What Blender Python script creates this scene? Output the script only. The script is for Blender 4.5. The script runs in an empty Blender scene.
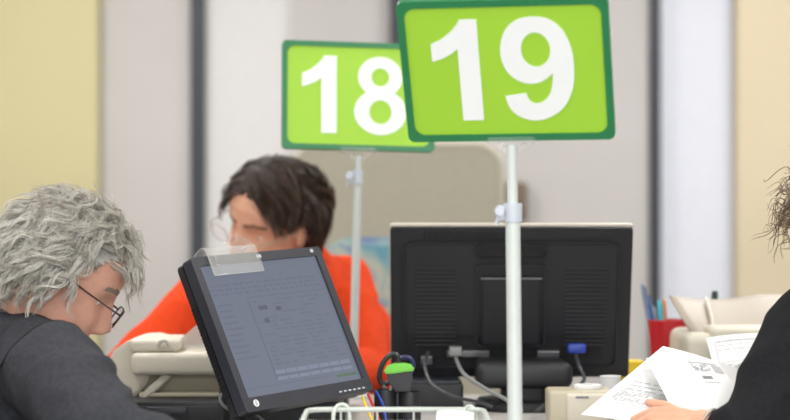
import bpy, bmesh, math, random
from mathutils import Vector, Matrix, noise
PI = math.pi
F = 790 * 100 / 36.0
CZ = 1.12
SC = bpy.context.scene
COL = SC.collection
R = math.radians
V = Vector


def P(px, py, Y):
    """a point at distance Y that the photograph shows at pixel px, py"""
    return V(((px - 395) * Y / F, Y, CZ - (py - 210) * Y / F))


def lin(c):
    c = c / 255.0
    return c / 12.92 if c <= 0.04045 else ((c + 0.055) / 1.055) ** 2.4


def S(r, g, b):
    return (lin(r), lin(g), lin(b), 1.0)


# ------------------------------------------------------------------ materials
def mat(name, col, rough=0.5, metal=0.0, var=0.0, vscale=20.0, bump=0.0, bscale=200.0,
        col2=None, spec=0.5, emit=None, estr=0.0, alpha=1.0, sheen=0.0, stretch=None):
    m = bpy.data.materials.new(name)
    m.use_nodes = True
    nt = m.node_tree
    b = nt.nodes['Principled BSDF']
    b.inputs['Base Color'].default_value = col
    b.inputs['Roughness'].default_value = rough
    b.inputs['Metallic'].default_value = metal
    b.inputs['Specular IOR Level'].default_value = spec
    b.inputs['Alpha'].default_value = alpha
    if sheen:
        b.inputs['Sheen Weight'].default_value = sheen
    if emit:
        b.inputs['Emission Color'].default_value = emit
        b.inputs['Emission Strength'].default_value = estr
    tc = nt.nodes.new('ShaderNodeTexCoord')
    src = tc.outputs['Object']
    if stretch:
        mp = nt.nodes.new('ShaderNodeMapping')
        mp.inputs['Scale'].default_value = stretch
        nt.links.new(src, mp.inputs['Vector'])
        src = mp.outputs['Vector']
    if var or col2:
        n = nt.nodes.new('ShaderNodeTexNoise')
        n.inputs['Scale'].default_value = vscale
        n.inputs['Detail'].default_value = 4
        nt.links.new(src, n.inputs['Vector'])
        r = nt.nodes.new('ShaderNodeValToRGB')
        c2 = col2 or tuple(c * (1 - var) for c in col[:3]) + (1,)
        c1 = col if col2 else tuple(min(1, c * (1 + var)) for c in col[:3]) + (1,)
        r.color_ramp.elements[0].position = 0.35
        r.color_ramp.elements[1].position = 0.65
        r.color_ramp.elements[0].color = c2
        r.color_ramp.elements[1].color = c1
        nt.links.new(n.outputs['Fac'], r.inputs['Fac'])
        nt.links.new(r.outputs['Color'], b.inputs['Base Color'])
    if bump:
        n2 = nt.nodes.new('ShaderNodeTexNoise')
        n2.inputs['Scale'].default_value = bscale
        nt.links.new(src, n2.inputs['Vector'])
        bp = nt.nodes.new('ShaderNodeBump')
        bp.inputs['Strength'].default_value = bump
        bp.inputs['Distance'].default_value = 0.002
        nt.links.new(n2.outputs['Fac'], bp.inputs['Height'])
        nt.links.new(bp.outputs['Normal'], b.inputs['Normal'])
    return m


def hairmat(name, cols, rough=0.45):
    m = bpy.data.materials.new(name)
    m.use_nodes = True
    nt = m.node_tree
    b = nt.nodes['Principled BSDF']
    g = nt.nodes.new('ShaderNodeNewGeometry')
    r = nt.nodes.new('ShaderNodeValToRGB')
    while len(r.color_ramp.elements) < len(cols):
        r.color_ramp.elements.new(0.5)
    for i, c in enumerate(cols):
        r.color_ramp.elements[i].position = i / (len(cols) - 1)
        r.color_ramp.elements[i].color = c
    nt.links.new(g.outputs['Random Per Island'], r.inputs['Fac'])
    nt.links.new(r.outputs['Color'], b.inputs['Base Color'])
    b.inputs['Roughness'].default_value = rough
    return m


def clearmat(name, tint, mixf=0.25, rough=0.08):
    m = bpy.data.materials.new(name)
    m.use_nodes = True
    nt = m.node_tree
    b = nt.nodes['Principled BSDF']
    b.inputs['Base Color'].default_value = tint
    b.inputs['Roughness'].default_value = rough
    t = nt.nodes.new('ShaderNodeBsdfTransparent')
    x = nt.nodes.new('ShaderNodeMixShader')
    lw = nt.nodes.new('ShaderNodeLayerWeight')
    lw.inputs['Blend'].default_value = 0.2
    ma = nt.nodes.new('ShaderNodeMath')
    ma.operation = 'MULTIPLY_ADD'
    ma.use_clamp = True
    ma.inputs[1].default_value = 0.25
    ma.inputs[2].default_value = mixf
    nt.links.new(lw.outputs['Facing'], ma.inputs[0])
    nt.links.new(ma.outputs[0], x.inputs['Fac'])
    nt.links.new(t.outputs[0], x.inputs[1])
    nt.links.new(b.outputs[0], x.inputs[2])
    nt.links.new(x.outputs[0], nt.nodes['Material Output'].inputs['Surface'])
    return m


M = {
    'wall': mat('painted wall', S(194, 190, 188), 0.8, var=0.02, vscale=3, bump=0.1),
    'yellow': mat('yellow painted pier', S(198, 189, 147), 0.8, var=0.02, vscale=2),
    'cream': mat('cream painted pier', S(212, 198, 170), 0.8, var=0.02, vscale=2),
    'ceil': mat('ceiling tiles', S(235, 235, 230), 0.9, var=0.03, vscale=30),
    'floor': mat('grey carpet', S(125, 122, 118), 0.95, var=0.15, vscale=150, bump=0.4),
    'frame': mat('dark window frame', S(52, 55, 62), 0.5, var=0.05),
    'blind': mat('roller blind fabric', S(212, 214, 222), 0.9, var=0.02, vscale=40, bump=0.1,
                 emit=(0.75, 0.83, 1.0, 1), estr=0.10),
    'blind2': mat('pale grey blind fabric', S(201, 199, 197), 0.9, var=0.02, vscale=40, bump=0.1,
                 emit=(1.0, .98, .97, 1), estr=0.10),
    'desk': mat('grey laminate', S(178, 174, 170), 0.4, var=0.03, vscale=60),
    'deskleg': mat('grey metal', S(120, 120, 122), 0.4, 0.6),
    'black': mat('black plastic', S(34, 34, 38), 0.42, var=0.08, vscale=80, bump=0.15, bscale=900),
    'black2': mat('charcoal plastic', S(31, 31, 35), 0.5, var=0.06, vscale=60, bump=0.15, bscale=900),
    'bezel': mat('dark bezel plastic', S(48, 50, 58), 0.4, var=0.04, bump=0.1, bscale=900),
    'silver': mat('silver edge', S(196, 188, 176), 0.4, var=0.03),
    'beige': mat('beige plastic', S(192, 183, 160), 0.45, var=0.02, vscale=15, bump=0.08, bscale=700),
    'ivory': mat('ivory plastic', S(208, 201, 184), 0.45, var=0.02, vscale=15, bump=0.08, bscale=700),
    'greige': mat('greige plastic', S(164, 153, 139), 0.5, var=0.02, vscale=15),
    'partition': mat('greige partition fabric', S(178, 173, 156), 0.9, var=0.04, vscale=60, bump=0.3),
    'partcap': mat('pale partition edge', S(205, 199, 186), 0.6, var=0.02),
    'signgreen': mat('dark green sign frame', S(38, 122, 74), 0.35, var=0.03),
    'lime': mat('lime green sign card', S(160, 209, 54), 0.5, var=0.012, vscale=5),
    'white': mat('white print', S(240, 242, 240), 0.5, var=0.01),
    'pole': mat('white enamel', S(196, 201, 197), 0.35, var=0.02),
    'clampg': mat('pale grey clamp plastic', S(190, 196, 204), 0.35, var=0.03),
    'wire': mat('white coated wire', S(198, 204, 196), 0.35, var=0.02),
    'paper': mat('white paper', S(228, 228, 227), 0.7, var=0.01, vscale=10),
    'ink': mat('grey print', S(178, 178, 180), 0.8, var=0.1, vscale=300),
    'ink2': mat('dark print', S(132, 132, 136), 0.8, var=0.1, vscale=300),
    'red': mat('red plastic', S(190, 26, 40), 0.4, var=0.03),
    'penblue': mat('blue pen plastic', S(60, 110, 180), 0.4, var=0.05),
    'pencyan': mat('cyan pen plastic', S(90, 190, 215), 0.4, var=0.05),
    'pengrey': mat('grey blue pen plastic', S(130, 145, 175), 0.4, var=0.05),
    'pencil': mat('orange pencil', S(225, 150, 60), 0.5, var=0.05),
    'pengreen': mat('dark green marker', S(22, 52, 44), 0.4, var=0.05),
    'yel': mat('yellow plastic', S(235, 205, 40), 0.5, var=0.04),
    'limep': mat('lime green plastic', S(118, 205, 62), 0.4, var=0.03),
    'bluep': mat('blue plug plastic', S(38, 62, 160), 0.4, var=0.05),
    'handleb': mat('navy handle plastic', S(38, 40, 84), 0.4, var=0.05),
    'steel': mat('steel', S(170, 170, 175), 0.3, 0.9, var=0.03),
    'cable': mat('grey cable', S(128, 130, 128), 0.5, var=0.04),
    'cabled': mat('dark cable', S(60, 60, 64), 0.5, var=0.04),
    'skin': mat('skin', S(214, 160, 132), 0.5, var=0.05, vscale=40, bump=0.15, bscale=400),
    'skin2': mat('rosy skin', S(204, 152, 130), 0.5, var=0.07, vscale=30, bump=0.2, bscale=400),
    'lips': mat('lips', S(176, 104, 96), 0.45, var=0.06),
    'browg': mat('grey brow hair', S(128, 112, 98), 0.8, var=0.2, vscale=200),
    'browd': mat('dark brow hair', S(128, 92, 72), 0.8, var=0.2, vscale=200),
    'eyew': mat('eye white', S(232, 228, 222), 0.2, var=0.01),
    'iris': mat('brown iris', S(62, 42, 30), 0.2, var=0.1, vscale=400),
    'jacket': mat('charcoal wool jacket', S(56, 57, 62), 0.95, var=0.16, vscale=120, bump=0.4, bscale=500, spec=0.2),
    'seam': mat('dark seam', S(44, 44, 48), 0.95, var=0.1, spec=0.2),
    'orange': mat('orange knit', S(224, 72, 32), 0.9, var=0.05, vscale=60, bump=0.3, bscale=350, spec=0.2),
    'blackknit': mat('black knit', S(30, 30, 33), 0.95, var=0.15, vscale=150, bump=0.4, bscale=600, spec=0.15),
    'trouser': mat('dark trousers', S(50, 52, 60), 0.9, var=0.1, vscale=100),
    'shoe': mat('black leather', S(30, 28, 27), 0.4, var=0.1),
    'hairgrey': hairmat('wavy grey hair', [S(104, 99, 88), S(152, 147, 135), S(182, 177, 165), S(204, 199, 188), S(226, 222, 214)]),
    'hairgreycap': mat('grey hair base', S(150, 147, 140), 0.9, var=0.2, vscale=60),
    'hairdark': hairmat('dark brown hair', [S(38, 29, 25), S(56, 43, 36), S(72, 56, 46), S(90, 70, 58)]),
    'hairdarkcap': mat('dark brown hair base', S(48, 37, 32), 0.8, var=0.2, vscale=80),
    'haircurl': hairmat('curly brown hair', [S(64, 50, 38), S(104, 84, 62), S(136, 114, 86), S(160, 138, 108)]),
    'haircurlcap': mat('brown hair base', S(78, 62, 48), 0.9, var=0.2, vscale=60),
    'glassrim': mat('dark spectacle rim', S(48, 36, 34), 0.3, 0.3, var=0.05),
    'glassrim2': mat('pale metal spectacle rim', S(214, 206, 190), 0.25, 0.7, var=0.03),
    'lens': clearmat('spectacle lens', (0.9, 0.92, 0.95, 1), 0.10, 0.05),
    'acetate': clearmat('clear acetate', (0.80, 0.80, 0.76, 1), 0.14, 0.1),
    'smoke': clearmat('smoky clear plastic', (0.62, 0.60, 0.56, 1), 0.55, 0.2),
    'seatfab': None,
    'charchair': mat('charcoal seat fabric', S(60, 62, 70), 0.95, var=0.15, vscale=100),
    'brown': mat('brown plastic', S(112, 96, 80), 0.6, var=0.06),
    'lamp': mat('lamp diffuser', S(250, 250, 245), 0.5, emit=(1, 0.98, 0.94, 1), estr=2.0, var=0.01),
    'lampf': mat('lamp frame', S(225, 225, 225), 0.4, var=0.02),
    'glass': clearmat('window glass', (0.9, 0.95, 1, 1), 0.06, 0.03),
    'glow': mat('monitor screen', S(40, 44, 54), 0.22, emit=S(124, 131, 148), estr=0.52, var=0.02, vscale=4),
    'ui_a': mat('pale interface area', S(40, 44, 54), 0.25, emit=S(140, 147, 168), estr=0.55, var=0.01),
    'ui_b': mat('grey interface lines', S(40, 44, 54), 0.25, emit=S(113, 120, 138), estr=0.52, var=0.01),
    'ui_c': mat('dark interface text', S(36, 38, 46), 0.25, emit=S(98, 104, 122), estr=0.50, var=0.01),
    'ui_g': mat('green interface bar', S(36, 44, 40), 0.25, emit=S(104, 140, 112), estr=0.40, var=0.01),
    'vent': mat('vent shadow gap plastic', S(20, 20, 22), 0.6, var=0.05),
    'bracelet': mat('silver bracelet', S(205, 200, 188), 0.25, 0.9, var=0.1, vscale=300),
}


def patterned():
    m = bpy.data.materials.new('patterned seat fabric')
    m.use_nodes = True
    nt = m.node_tree
    b = nt.nodes['Principled BSDF']
    b.inputs['Roughness'].default_value = 0.9
    tc = nt.nodes.new('ShaderNodeTexCoord')
    n = nt.nodes.new('ShaderNodeTexNoise')
    n.inputs['Scale'].default_value = 7.0
    n.inputs['Detail'].default_value = 2
    n.inputs['Distortion'].default_value = 1.2
    nt.links.new(tc.outputs['Object'], n.inputs['Vector'])
    r = nt.nodes.new('ShaderNodeValToRGB')
    cs = [(0.30, S(104, 112, 158)), (0.42, S(134, 160, 178)), (0.50, S(178, 188, 170)), (0.58, S(102, 156, 172)), (0.70, S(70, 120, 150))]
    while len(r.color_ramp.elements) < len(cs):
        r.color_ramp.elements.new(0.5)
    for i, (p, c) in enumerate(cs):
        r.color_ramp.elements[i].position = p
        r.color_ramp.elements[i].color = c
    nt.links.new(n.outputs['Fac'], r.inputs['Fac'])
    nt.links.new(r.outputs['Color'], b.inputs['Base Color'])
    return m


M['seatfab'] = patterned()


# ------------------------------------------------------------------ objects
def tag(o, label=None, cat=None, group=None, kind=None):
    if label: o['label'] = label
    if cat: o['category'] = cat
    if group: o['group'] = group
    if kind: o['kind'] = kind
    return o


def thing(name, label, cat, loc=(0, 0, 0), rot=None, group=None):
    o = bpy.data.objects.new(name, None)
    o.empty_display_size = 0.05
    COL.objects.link(o)
    o.location = loc
    if rot is not None:
        o.rotation_euler = rot
    return tag(o, label, cat, group)


def mesh_obj(name, me, m, parent=None, world=True, smooth=None, label=None):
    """links a mesh; world=True: the vertices are world points and the parent is an unrotated Empty"""
    o = bpy.data.objects.new(name, me)
    ms = m if isinstance(m, (list, tuple)) else [m]
    if not me.materials:
        for x in ms:
            me.materials.append(x)
    COL.objects.link(o)
    if parent:
        o.parent = parent
        if world:
            top = parent
            t = V((0, 0, 0))
            while top:
                t += top.location
                top = top.parent
            me.transform(Matrix.Translation(-t))
    if label: o['label'] = label
    return o


def obj(name, bm, m, parent=None, world=True, smooth=True, label=None, angle=35):
    bmesh.ops.recalc_face_normals(bm, faces=bm.faces)
    me = bpy.data.meshes.new(name)
    bm.to_mesh(me)
    bm.free()
    if smooth:
        for p in me.polygons:
            p.use_smooth = True
        try:
            me.set_sharp_from_angle(angle=R(angle))
        except Exception:
            pass
    return mesh_obj(name, me, m, parent, world, label=label)


def struct(name, bm, m):
    o = obj(name, bm, m, smooth=False)
    o['kind'] = 'structure'
    return o


def box(bm, a, b, bev=0.0, seg=2, mtx=None, mi=0):
    a, b = V(a), V(b)
    t = bmesh.new()
    bmesh.ops.create_cube(t, size=1.0)
    for v in t.verts:
        v.co = V(((a[i] + b[i]) / 2 + v.co[i] * (b[i] - a[i]) for i in range(3)))
    if bev:
        bmesh.ops.bevel(t, geom=list(t.edges), offset=bev, segments=seg, affect='EDGES', profile=0.5)
    merge(bm, t, mtx, mi)
    return bm


def merge(bm, t, mtx=None, mi=0):
    if mtx is not None:
        bmesh.ops.transform(t, matrix=mtx, verts=t.verts)
    mp = {}
    for v in t.verts:
        mp[v] = bm.verts.new(v.co)
    for f in t.faces:
        try:
            nf = bm.faces.new([mp[v] for v in f.verts])
            nf.material_index = mi if mi else f.material_index
        except ValueError:
            pass
    t.free()


def frame_dirs(pts):
    n = len(pts)
    T = []
    for i in range(n):
        a = pts[max(0, i - 1)]
        b = pts[min(n - 1, i + 1)]
        d = (b - a)
        T.append(d.normalized() if d.length > 1e-9 else V((0, 0, 1)))
    u = T[0].orthogonal().normalized()
    out = []
    for t in T:
        u = (u - t * u.dot(t))
        u = u.normalized() if u.length > 1e-6 else t.orthogonal().normalized()
        out.append((u, t.cross(u)))
    return out


def tube(bm, pts, r, seg=8, closed=False, caps=True, mi=0):
    pts = [V(p) for p in pts]
    rs = r if isinstance(r, (list, tuple)) else [r] * len(pts)
    fr = frame_dirs(pts if not closed else pts + [pts[0]])
    rings = []
    for p, rr, (u, w) in zip(pts, rs, fr):
        rings.append([bm.verts.new(p + (u * math.cos(2 * PI * k / seg) + w * math.sin(2 * PI * k / seg)) * rr) for k in range(seg)])
    n = len(rings)
    for i in range(n if closed else n - 1):
        a, b = rings[i], rings[(i + 1) % n]
        for k in range(seg):
            f = bm.faces.new((a[k], a[(k + 1) % seg], b[(k + 1) % seg], b[k]))
            f.material_index = mi
    if caps and not closed:
        bm.faces.new(rings[0][::-1]).material_index = mi
        bm.faces.new(rings[-1]).material_index = mi
    return bm


def smooth_path(pts, n=8):
    pts = [V(p) for p in pts]
    out = []
    for i in range(len(pts) - 1):
        p0 = pts[max(0, i - 1)]; p1 = pts[i]; p2 = pts[i + 1]; p3 = pts[min(len(pts) - 1, i + 2)]
        for k in range(n):
            t = k / n
            out.append(0.5 * ((2 * p1) + (p2 - p0) * t + (2 * p0 - 5 * p1 + 4 * p2 - p3) * t * t + (3 * p1 - p0 - 3 * p2 + p3) * t ** 3))
    out.append(pts[-1])
    return out


def lathe(bm, prof, center=(0, 0, 0), seg=32, mtx=None):
    t = bmesh.new()
    rings = []
    for r, z in prof:
        if r < 1e-6:
            rings.append([t.verts.new((0, 0, z))])
        else:
            rings.append([t.verts.new((r * math.cos(2 * PI * k / seg), r * math.sin(2 * PI * k / seg), z)) for k in range(seg)])
    for a, b in zip(rings, rings[1:]):
        for k in range(seg):
            k2 = (k + 1) % seg
            if len(a) == 1 and len(b) == 1: continue
            if len(a) == 1: t.faces.new((a[0], b[k2], b[k]))
            elif len(b) == 1: t.faces.new((a[k], a[k2], b[0]))
            else: t.faces.new((a[k], a[k2], b[k2], b[k]))
    mm = Matrix.Translation(V(center))
    if mtx is not None: mm = mm @ mtx
    merge(bm, t, mm)
    return bm


def rrect(w, h, r, n=6, cx=0, cz=0):
    out = []
    for (sx, sz, a0) in ((1, 1, 0), (-1, 1, 90), (-1, -1, 180), (1, -1, 270)):
        for k in range(n + 1):
            a = R(a0 + 90 * k / n)
            out.append((cx + sx * (w / 2 - r) + r * math.cos(a), cz + sz * (h / 2 - r) + r * math.sin(a)))
    return out


def prism(bm, outline, y0, y1, axis='y', mi=0, bev=0.0):
    """extrudes a closed 2D outline; axis y: (x,z); axis x: (y,z); axis z: (x,y)"""
    def mk(a, b, c):
        return {'y': (a, c, b), 'x': (c, a, b), 'z': (a, b, c)}[axis]
    t = bmesh.new()
    A = [t.verts.new(mk(a, b, y0)) for a, b in outline]
    B = [t.verts.new(mk(a, b, y1)) for a, b in outline]
    n = len(A)
    fa = t.faces.new(A); fb = t.faces.new(B[::-1])
    for i in range(n):
        t.faces.new((A[i], B[i], B[(i + 1) % n], A[(i + 1) % n]))
    bmesh.ops.recalc_face_normals(t, faces=t.faces)
    if bev:
        es = [e for e in t.edges if (e in set(fa.edges) or e in set(fb.edges))]
        bmesh.ops.bevel(t, geom=es, offset=bev, segments=2, affect='EDGES')
    for f in [f for f in t.faces if len(f.verts) > 4]:
        bmesh.ops.triangulate(t, faces=[f])
    merge(bm, t, None, mi)
    return bm


def ring_prism(bm, outer, inner, y0, y1):
    """a flat frame between two outlines of equal vertex count, in x,z"""
    n = len(outer)
    vs = [[bm.verts.new((a, y, b)) for a, b in o] for o in (outer, inner) for y in (y0, y1)]
    oa, ob, ia, ib = vs
    for i in range(n):
        j = (i + 1) % n
        bm.faces.new((oa[i], oa[j], ob[j], ob[i]))
        bm.faces.new((ia[j], ia[i], ib[i], ib[j]))
        bm.faces.new((oa[j], oa[i], ia[i], ia[j]))
        bm.faces.new((ob[i], ob[j], ib[j], ib[i]))
    return bm


def apply_mods(o):
    dg = bpy.context.evaluated_depsgraph_get()
    dg.update()
    me = bpy.data.meshes.new_from_object(o.evaluated_get(dg))
    old = o.data
    o.modifiers.clear()
    o.data = me
    bpy.data.meshes.remove(old)
    return o


def blob(name, chains, voxel, parent, m, smooth=6, extra=None, squash=None, wrinkle=None, label=None):
    """a continuous surface grown round tapered chains of joints (and extra closed meshes)"""
    bm = bmesh.new()
    for ch in chains:
        ch = [(V(p), r) for p, r in ch]
        for (p, r) in ch:
            t = bmesh.new()
            bmesh.ops.create_icosphere(t, subdivisions=3, radius=r)
            merge(bm, t, Matrix.Translation(p))
        for (p, r), (q, s) in zip(ch, ch[1:]):
            n = max(2, int((q - p).length / 0.02))
            tube(bm, [p.lerp(q, k / n) for k in range(n + 1)], [r + (s - r) * k / n for k in range(n + 1)], 20)
    if extra:
        for t in extra:
            merge(bm, t)
    o = obj(name, bm, m, parent, label=label)
    md = o.modifiers.new('r', 'REMESH')
    md.mode = 'VOXEL'
    md.voxel_size = voxel
    if smooth:
        s = o.modifiers.new('s', 'SMOOTH')
        s.factor = 0.5
        s.iterations = smooth
    apply_mods(o)
    me = o.data
    if wrinkle:
        off = V((0, 0, 0))
        pp = parent
        while pp:
            off += pp.location
            pp = pp.parent
        nrm = [v.normal.copy() for v in me.vertices]
        for v, n in zip(me.vertices, nrm):
            v.co += n * wrinkle(v.co + off, n)
        me.update()
    for p in me.polygons:
        p.use_smooth = True
    return o


# ------------------------------------------------------------------ heads
HEADTAB = [(-.118, .080, .030, .016), (-.114, .088, .012, .028), (-.100, .095, -.01, .042), (-.082, .092, -.03, .052),
           (-.060, .090, -.055, .060), (-.035, .090, -.076, .066), (0, .0905, -.092, .071), (.03, .094, -.099, .0745),
           (.055, .093, -.1, .0755), (.078, .084, -.096, .071), (.096, .066, -.083, .061), (.109, .042, -.061, .044), (.1165, .016, -.034, .022)]


def lerp_tab(z):
    t = HEADTAB
    if z <= t[0][0]: return t[0][1:]
    for a, b in zip(t, t[1:]):
        if z <= b[0]:
            k = (z - a[0]) / (b[0] - a[0])
            return tuple(a[i] + (b[i] - a[i]) * k for i in (1, 2, 3))
    return t[-1][1:]


def g(x, s): return math.exp(-(x / s) ** 2)


def head_bm():
    bm = bmesh.new()
    NZ, NA = 90, 120
    rings = []
    for i in range(NZ + 1):
        z = -.118 + .2345 * i / NZ
        fx, bx, hw = lerp_tab(z)
        cx = (fx + bx) / 2; hx = (fx - bx) / 2
        ring = []
        for k in range(NA):
            a = 2 * PI * k / NA
            c, s = math.cos(a), math.sin(a)
            x = cx + hx * math.copysign(abs(c) ** .9, c)
            y = hw * math.copysign(abs(s) ** .9, s)
            if c > 0:
                f = c ** 2
                # nose
                if -.052 < z < .022:
                    if z > -.034: n = .029 * (.022 - z) / .056
                    else: n = .029 * max(0, (z + .052) / .018) ** .6
                    w = .0075 + .006 * max(0, min(1, (.01 - z) / .04))
                    x += n * g(y, w) * 1.0
                    x += .012 * g(abs(y) - .013, .006) * g(z + .042, .008)
                x -= .011 * (g(y - .032, .018) + g(y + .032, .018)) * g(z - .0, .016)
                x += .0045 * (g(y - .032, .011) + g(y + .032, .011)) * g(z - .001, .008)
                x += .004 * g(z - .022, .009) * g(abs(y) - .028, .022)
                x += .004 * g(abs(y) - .042, .02) * g(z + .035, .02)
                x += .007 * g(y, .022) * (g(z + .066, .006) + 1.05 * g(z + .080, .006))
                x -= .003 * g(y, .026) * g(z + .073, .0028)
                x += .006 * g(y, .022) * g(z + .104, .010)
            ring.append(bm.verts.new((x, y, z)))
        rings.append(ring)
    for a, b in zip(rings, rings[1:]):
        for k in range(NA):
            bm.faces.new((a[k], a[(k + 1) % NA], b[(k + 1) % NA], b[k]))
    bm.faces.new(rings[0][::-1]); bm.faces.new(rings[-1])
    # ears
    for s in (-1, 1):
        t = bmesh.new()
        bmesh.ops.create_icosphere(t, subdivisions=3, radius=1)
        for v in t.verts:
            rim = math.hypot(v.co.x, v.co.z)
            y = v.co.y * .006
            if v.co.y * s > 0: y += s * (.005 * g(rim - .85, .22) - .003 * g(rim, .4))
            v.co = V((v.co.x * .017, y, v.co.z * .031 * (1 - .15 * (v.co.z < 0) * abs(v.co.z))))
        merge(bm, t, Matrix.Translation((-.006, s * .077, -.008)) @ Matrix.Rotation(R(18 * s), 4, 'Z') @ Matrix.Rotation(R(-12), 4, 'Y'))
    bmesh.ops.recalc_face_normals(bm, faces=bm.faces)
    return bm


def paint_face(o, HM, off, brow_mat_i, lip_i):
    inv = HM.inverted()
    me = o.data
    for p in me.polygons:
        q = inv @ (p.center + off)
        if q.x > .06 and abs(q.y) < .06 and abs(q.z) < .13:
            if abs(q.y) < .024 and abs(q.z + .0735) < .0115 * (1 - (q.y / .026) ** 2):
                p.material_index = lip_i
            elif .010 < abs(q.y) < .054 and abs(q.z - (.023 + .004 * g(abs(q.y) - .034, .014))) < .0042:
                p.material_index = brow_mat_i


def strand(bm, pts, r, seg=3):
    n = len(pts)
    rs = [r * (1 - .75 * (i / (n - 1)) ** 2) for i in range(n)]
    tube(bm, pts, rs, seg, caps=False)


HC = V((-.005, 0, .018))
HR = V((.104, .083, .104))


def on_skull(d, lift):
    return V((HC.x + d.x * (HR.x + lift), HC.y + d.y * (HR.y + lift), HC.z + d.z * (HR.z + lift)))


def sph(rng):
    z = rng.uniform(-1, 1); a = rng.uniform(0, 2 * PI); r = math.sqrt(1 - z * z)
    return V((r * math.cos(a), r * math.sin(a), z))


def hair_mask(d):
    hl = -.02 + (.62 * d.x if d.x > 0 else .62 * d.x)
    return d.z > hl


def cap_bm(HM, lift, mask, ns=64, nz=40, bump=0.003):
    bm = bmesh.new()
    grid = {}
    for i in range(nz + 1):
        th = PI * i / nz
        for k in range(ns):
            a = 2 * PI * k / ns
            d = V((math.sin(th) * math.cos(a), math.sin(th) * math.sin(a), math.cos(th)))
            nn = noise.noise(d * 6) * bump
            grid[i, k] = (d, HM @ on_skull(d, lift + nn), HM @ on_skull(d, -.012))
    vs = {}

    def gv(i, k, w):
        key = (i, k % ns, w)
        if key not in vs: vs[key] = bm.verts.new(grid[i, k % ns][w])
        return vs[key]
    faces = set()
    for i in range(nz):
        for k in range(ns):
            ds = [grid[i, k][0], grid[i + 1, k][0], grid[i + 1, (k + 1) % ns][0], grid[i, (k + 1) % ns][0]]
            if all(mask(d) for d in ds): faces.add((i, k))
    for (i, k) in faces:
        for w, rev in ((1, 0), (2, 1)):
            q = [gv(i, k, w), gv(i + 1, k, w), gv(i + 1, k + 1, w), gv(i, k + 1, w)]
            q = q[::-1] if rev else q
            try: bm.faces.new(q)
            except ValueError: pass
        for (di, dk, e) in ((-1, 0, ((0, 0), (0, 1))), (1, 0, ((1, 0), (1, 1))), (0, -1, ((0, 0), (1, 0))), (0, 1, ((0, 1), (1, 1)))):
            ni, nk = i + di, (k + dk) % ns
            if ni < 0 or (ni, nk) in faces: continue
            (a, b) = e
            q = [gv(i + a[0], k + a[1], 1), gv(i + b[0], k + b[1], 1), gv(i + b[0], k + b[1], 2), gv(i + a[0], k + a[1], 2)]
            if len(set(q)) == 4:
                try: bm.faces.new(q)
                except ValueError: pass
    bmesh.ops.remove_doubles(bm, verts=bm.verts, dist=1e-6)
    return bm


def lock_path(d, flow, L, lift0, lift1, amp, wl, ph, rng, n=14, ground=None, curl_end=0.0):
    """a lock that lies over the skull, then hangs"""
    pts = []
    step = L / (n - 1)
    d = d.normalized()
    p = on_skull(d, lift0)
    hang = False
    s = 0
    tdir = None
    for i in range(n):
        f = i / (n - 1)
        lift = lift0 + (lift1 - lift0) * min(1, f * 2.2) ** .8 + curl_end * f ** 3
        if not hang:
            p = on_skull(d, lift)
            t = flow(d)
            t = (t - d * t.dot(d))
            if t.length < 1e-4: t = d.orthogonal()
            t.normalize()
            b = d.cross(t)
            base = p
            tdir = t
            if ground is not None and d.z < ground:
                hang = True
        else:
            dn = V((-.03 if d.x < 0 else .02, -.12 * d.y, -1)).normalized()
            base = base + dn * step
            b = V((1, 0, 0)); lift_dir = d
        w = math.sin(2 * PI * s / wl + ph)
        w2 = math.cos(2 * PI * s / wl * .9 + ph * 1.7)
        env = min(1, f * 3)
        pts.append(base + b * (amp * w * env) + d * (amp * .6 * w2 * env))
        s += step
        if not hang:
            d = (d + V((t.x / HR.x, t.y / HR.y, t.z / HR.z)) * step * .95).normalized()
    return pts


def locks(HM, mask, flow, nlock, nper, Lr, lift, amp, wl, seed, thick, spread, ground=None, curl_end=0.0, scale=1.0, cut=None):
    rng = random.Random(seed)
    bm = bmesh.new()
    made = 0
    while made < nlock:
        d = sph(rng)
        if not mask(d): continue
        made += 1
        L = rng.uniform(*Lr); l1 = rng.uniform(*lift); ph = rng.uniform(0, 6.28); W = rng.uniform(*wl); A = rng.uniform(*amp)
        jit = V((rng.gauss(0, .35), rng.gauss(0, .35), rng.gauss(0, .25)))
        fl = (lambda dd, j=jit: flow(dd).normalized() + j)
        core = lock_path(d, fl, L, .0, l1, A, W, ph, rng, ground=ground, curl_end=curl_end)
        for c in range(nper):
            o1 = V((rng.gauss(0, 1), rng.gauss(0, 1), rng.gauss(0, 1))) * spread
            k0 = rng.uniform(.8, 1.06)
            n = len(core)
            pts = []
            for i, p in enumerate(core):
                f = i / (n - 1)
                q = p + o1 * (1.15 - .75 * f) + V((noise.noise(p * 40 + o1 * 900), noise.noise(p * 40 + o1 * 700 + V((9, 9, 9))), 0)) * .0015
                if cut and cut(q): break
                pts.append(HM @ q)
            m2 = max(5, int(n * min(1, k0)))
            if len(pts) < 4: continue
            strand(bm, pts[:m2], thick * rng.uniform(.7, 1.3) * scale)
    return bm


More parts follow.
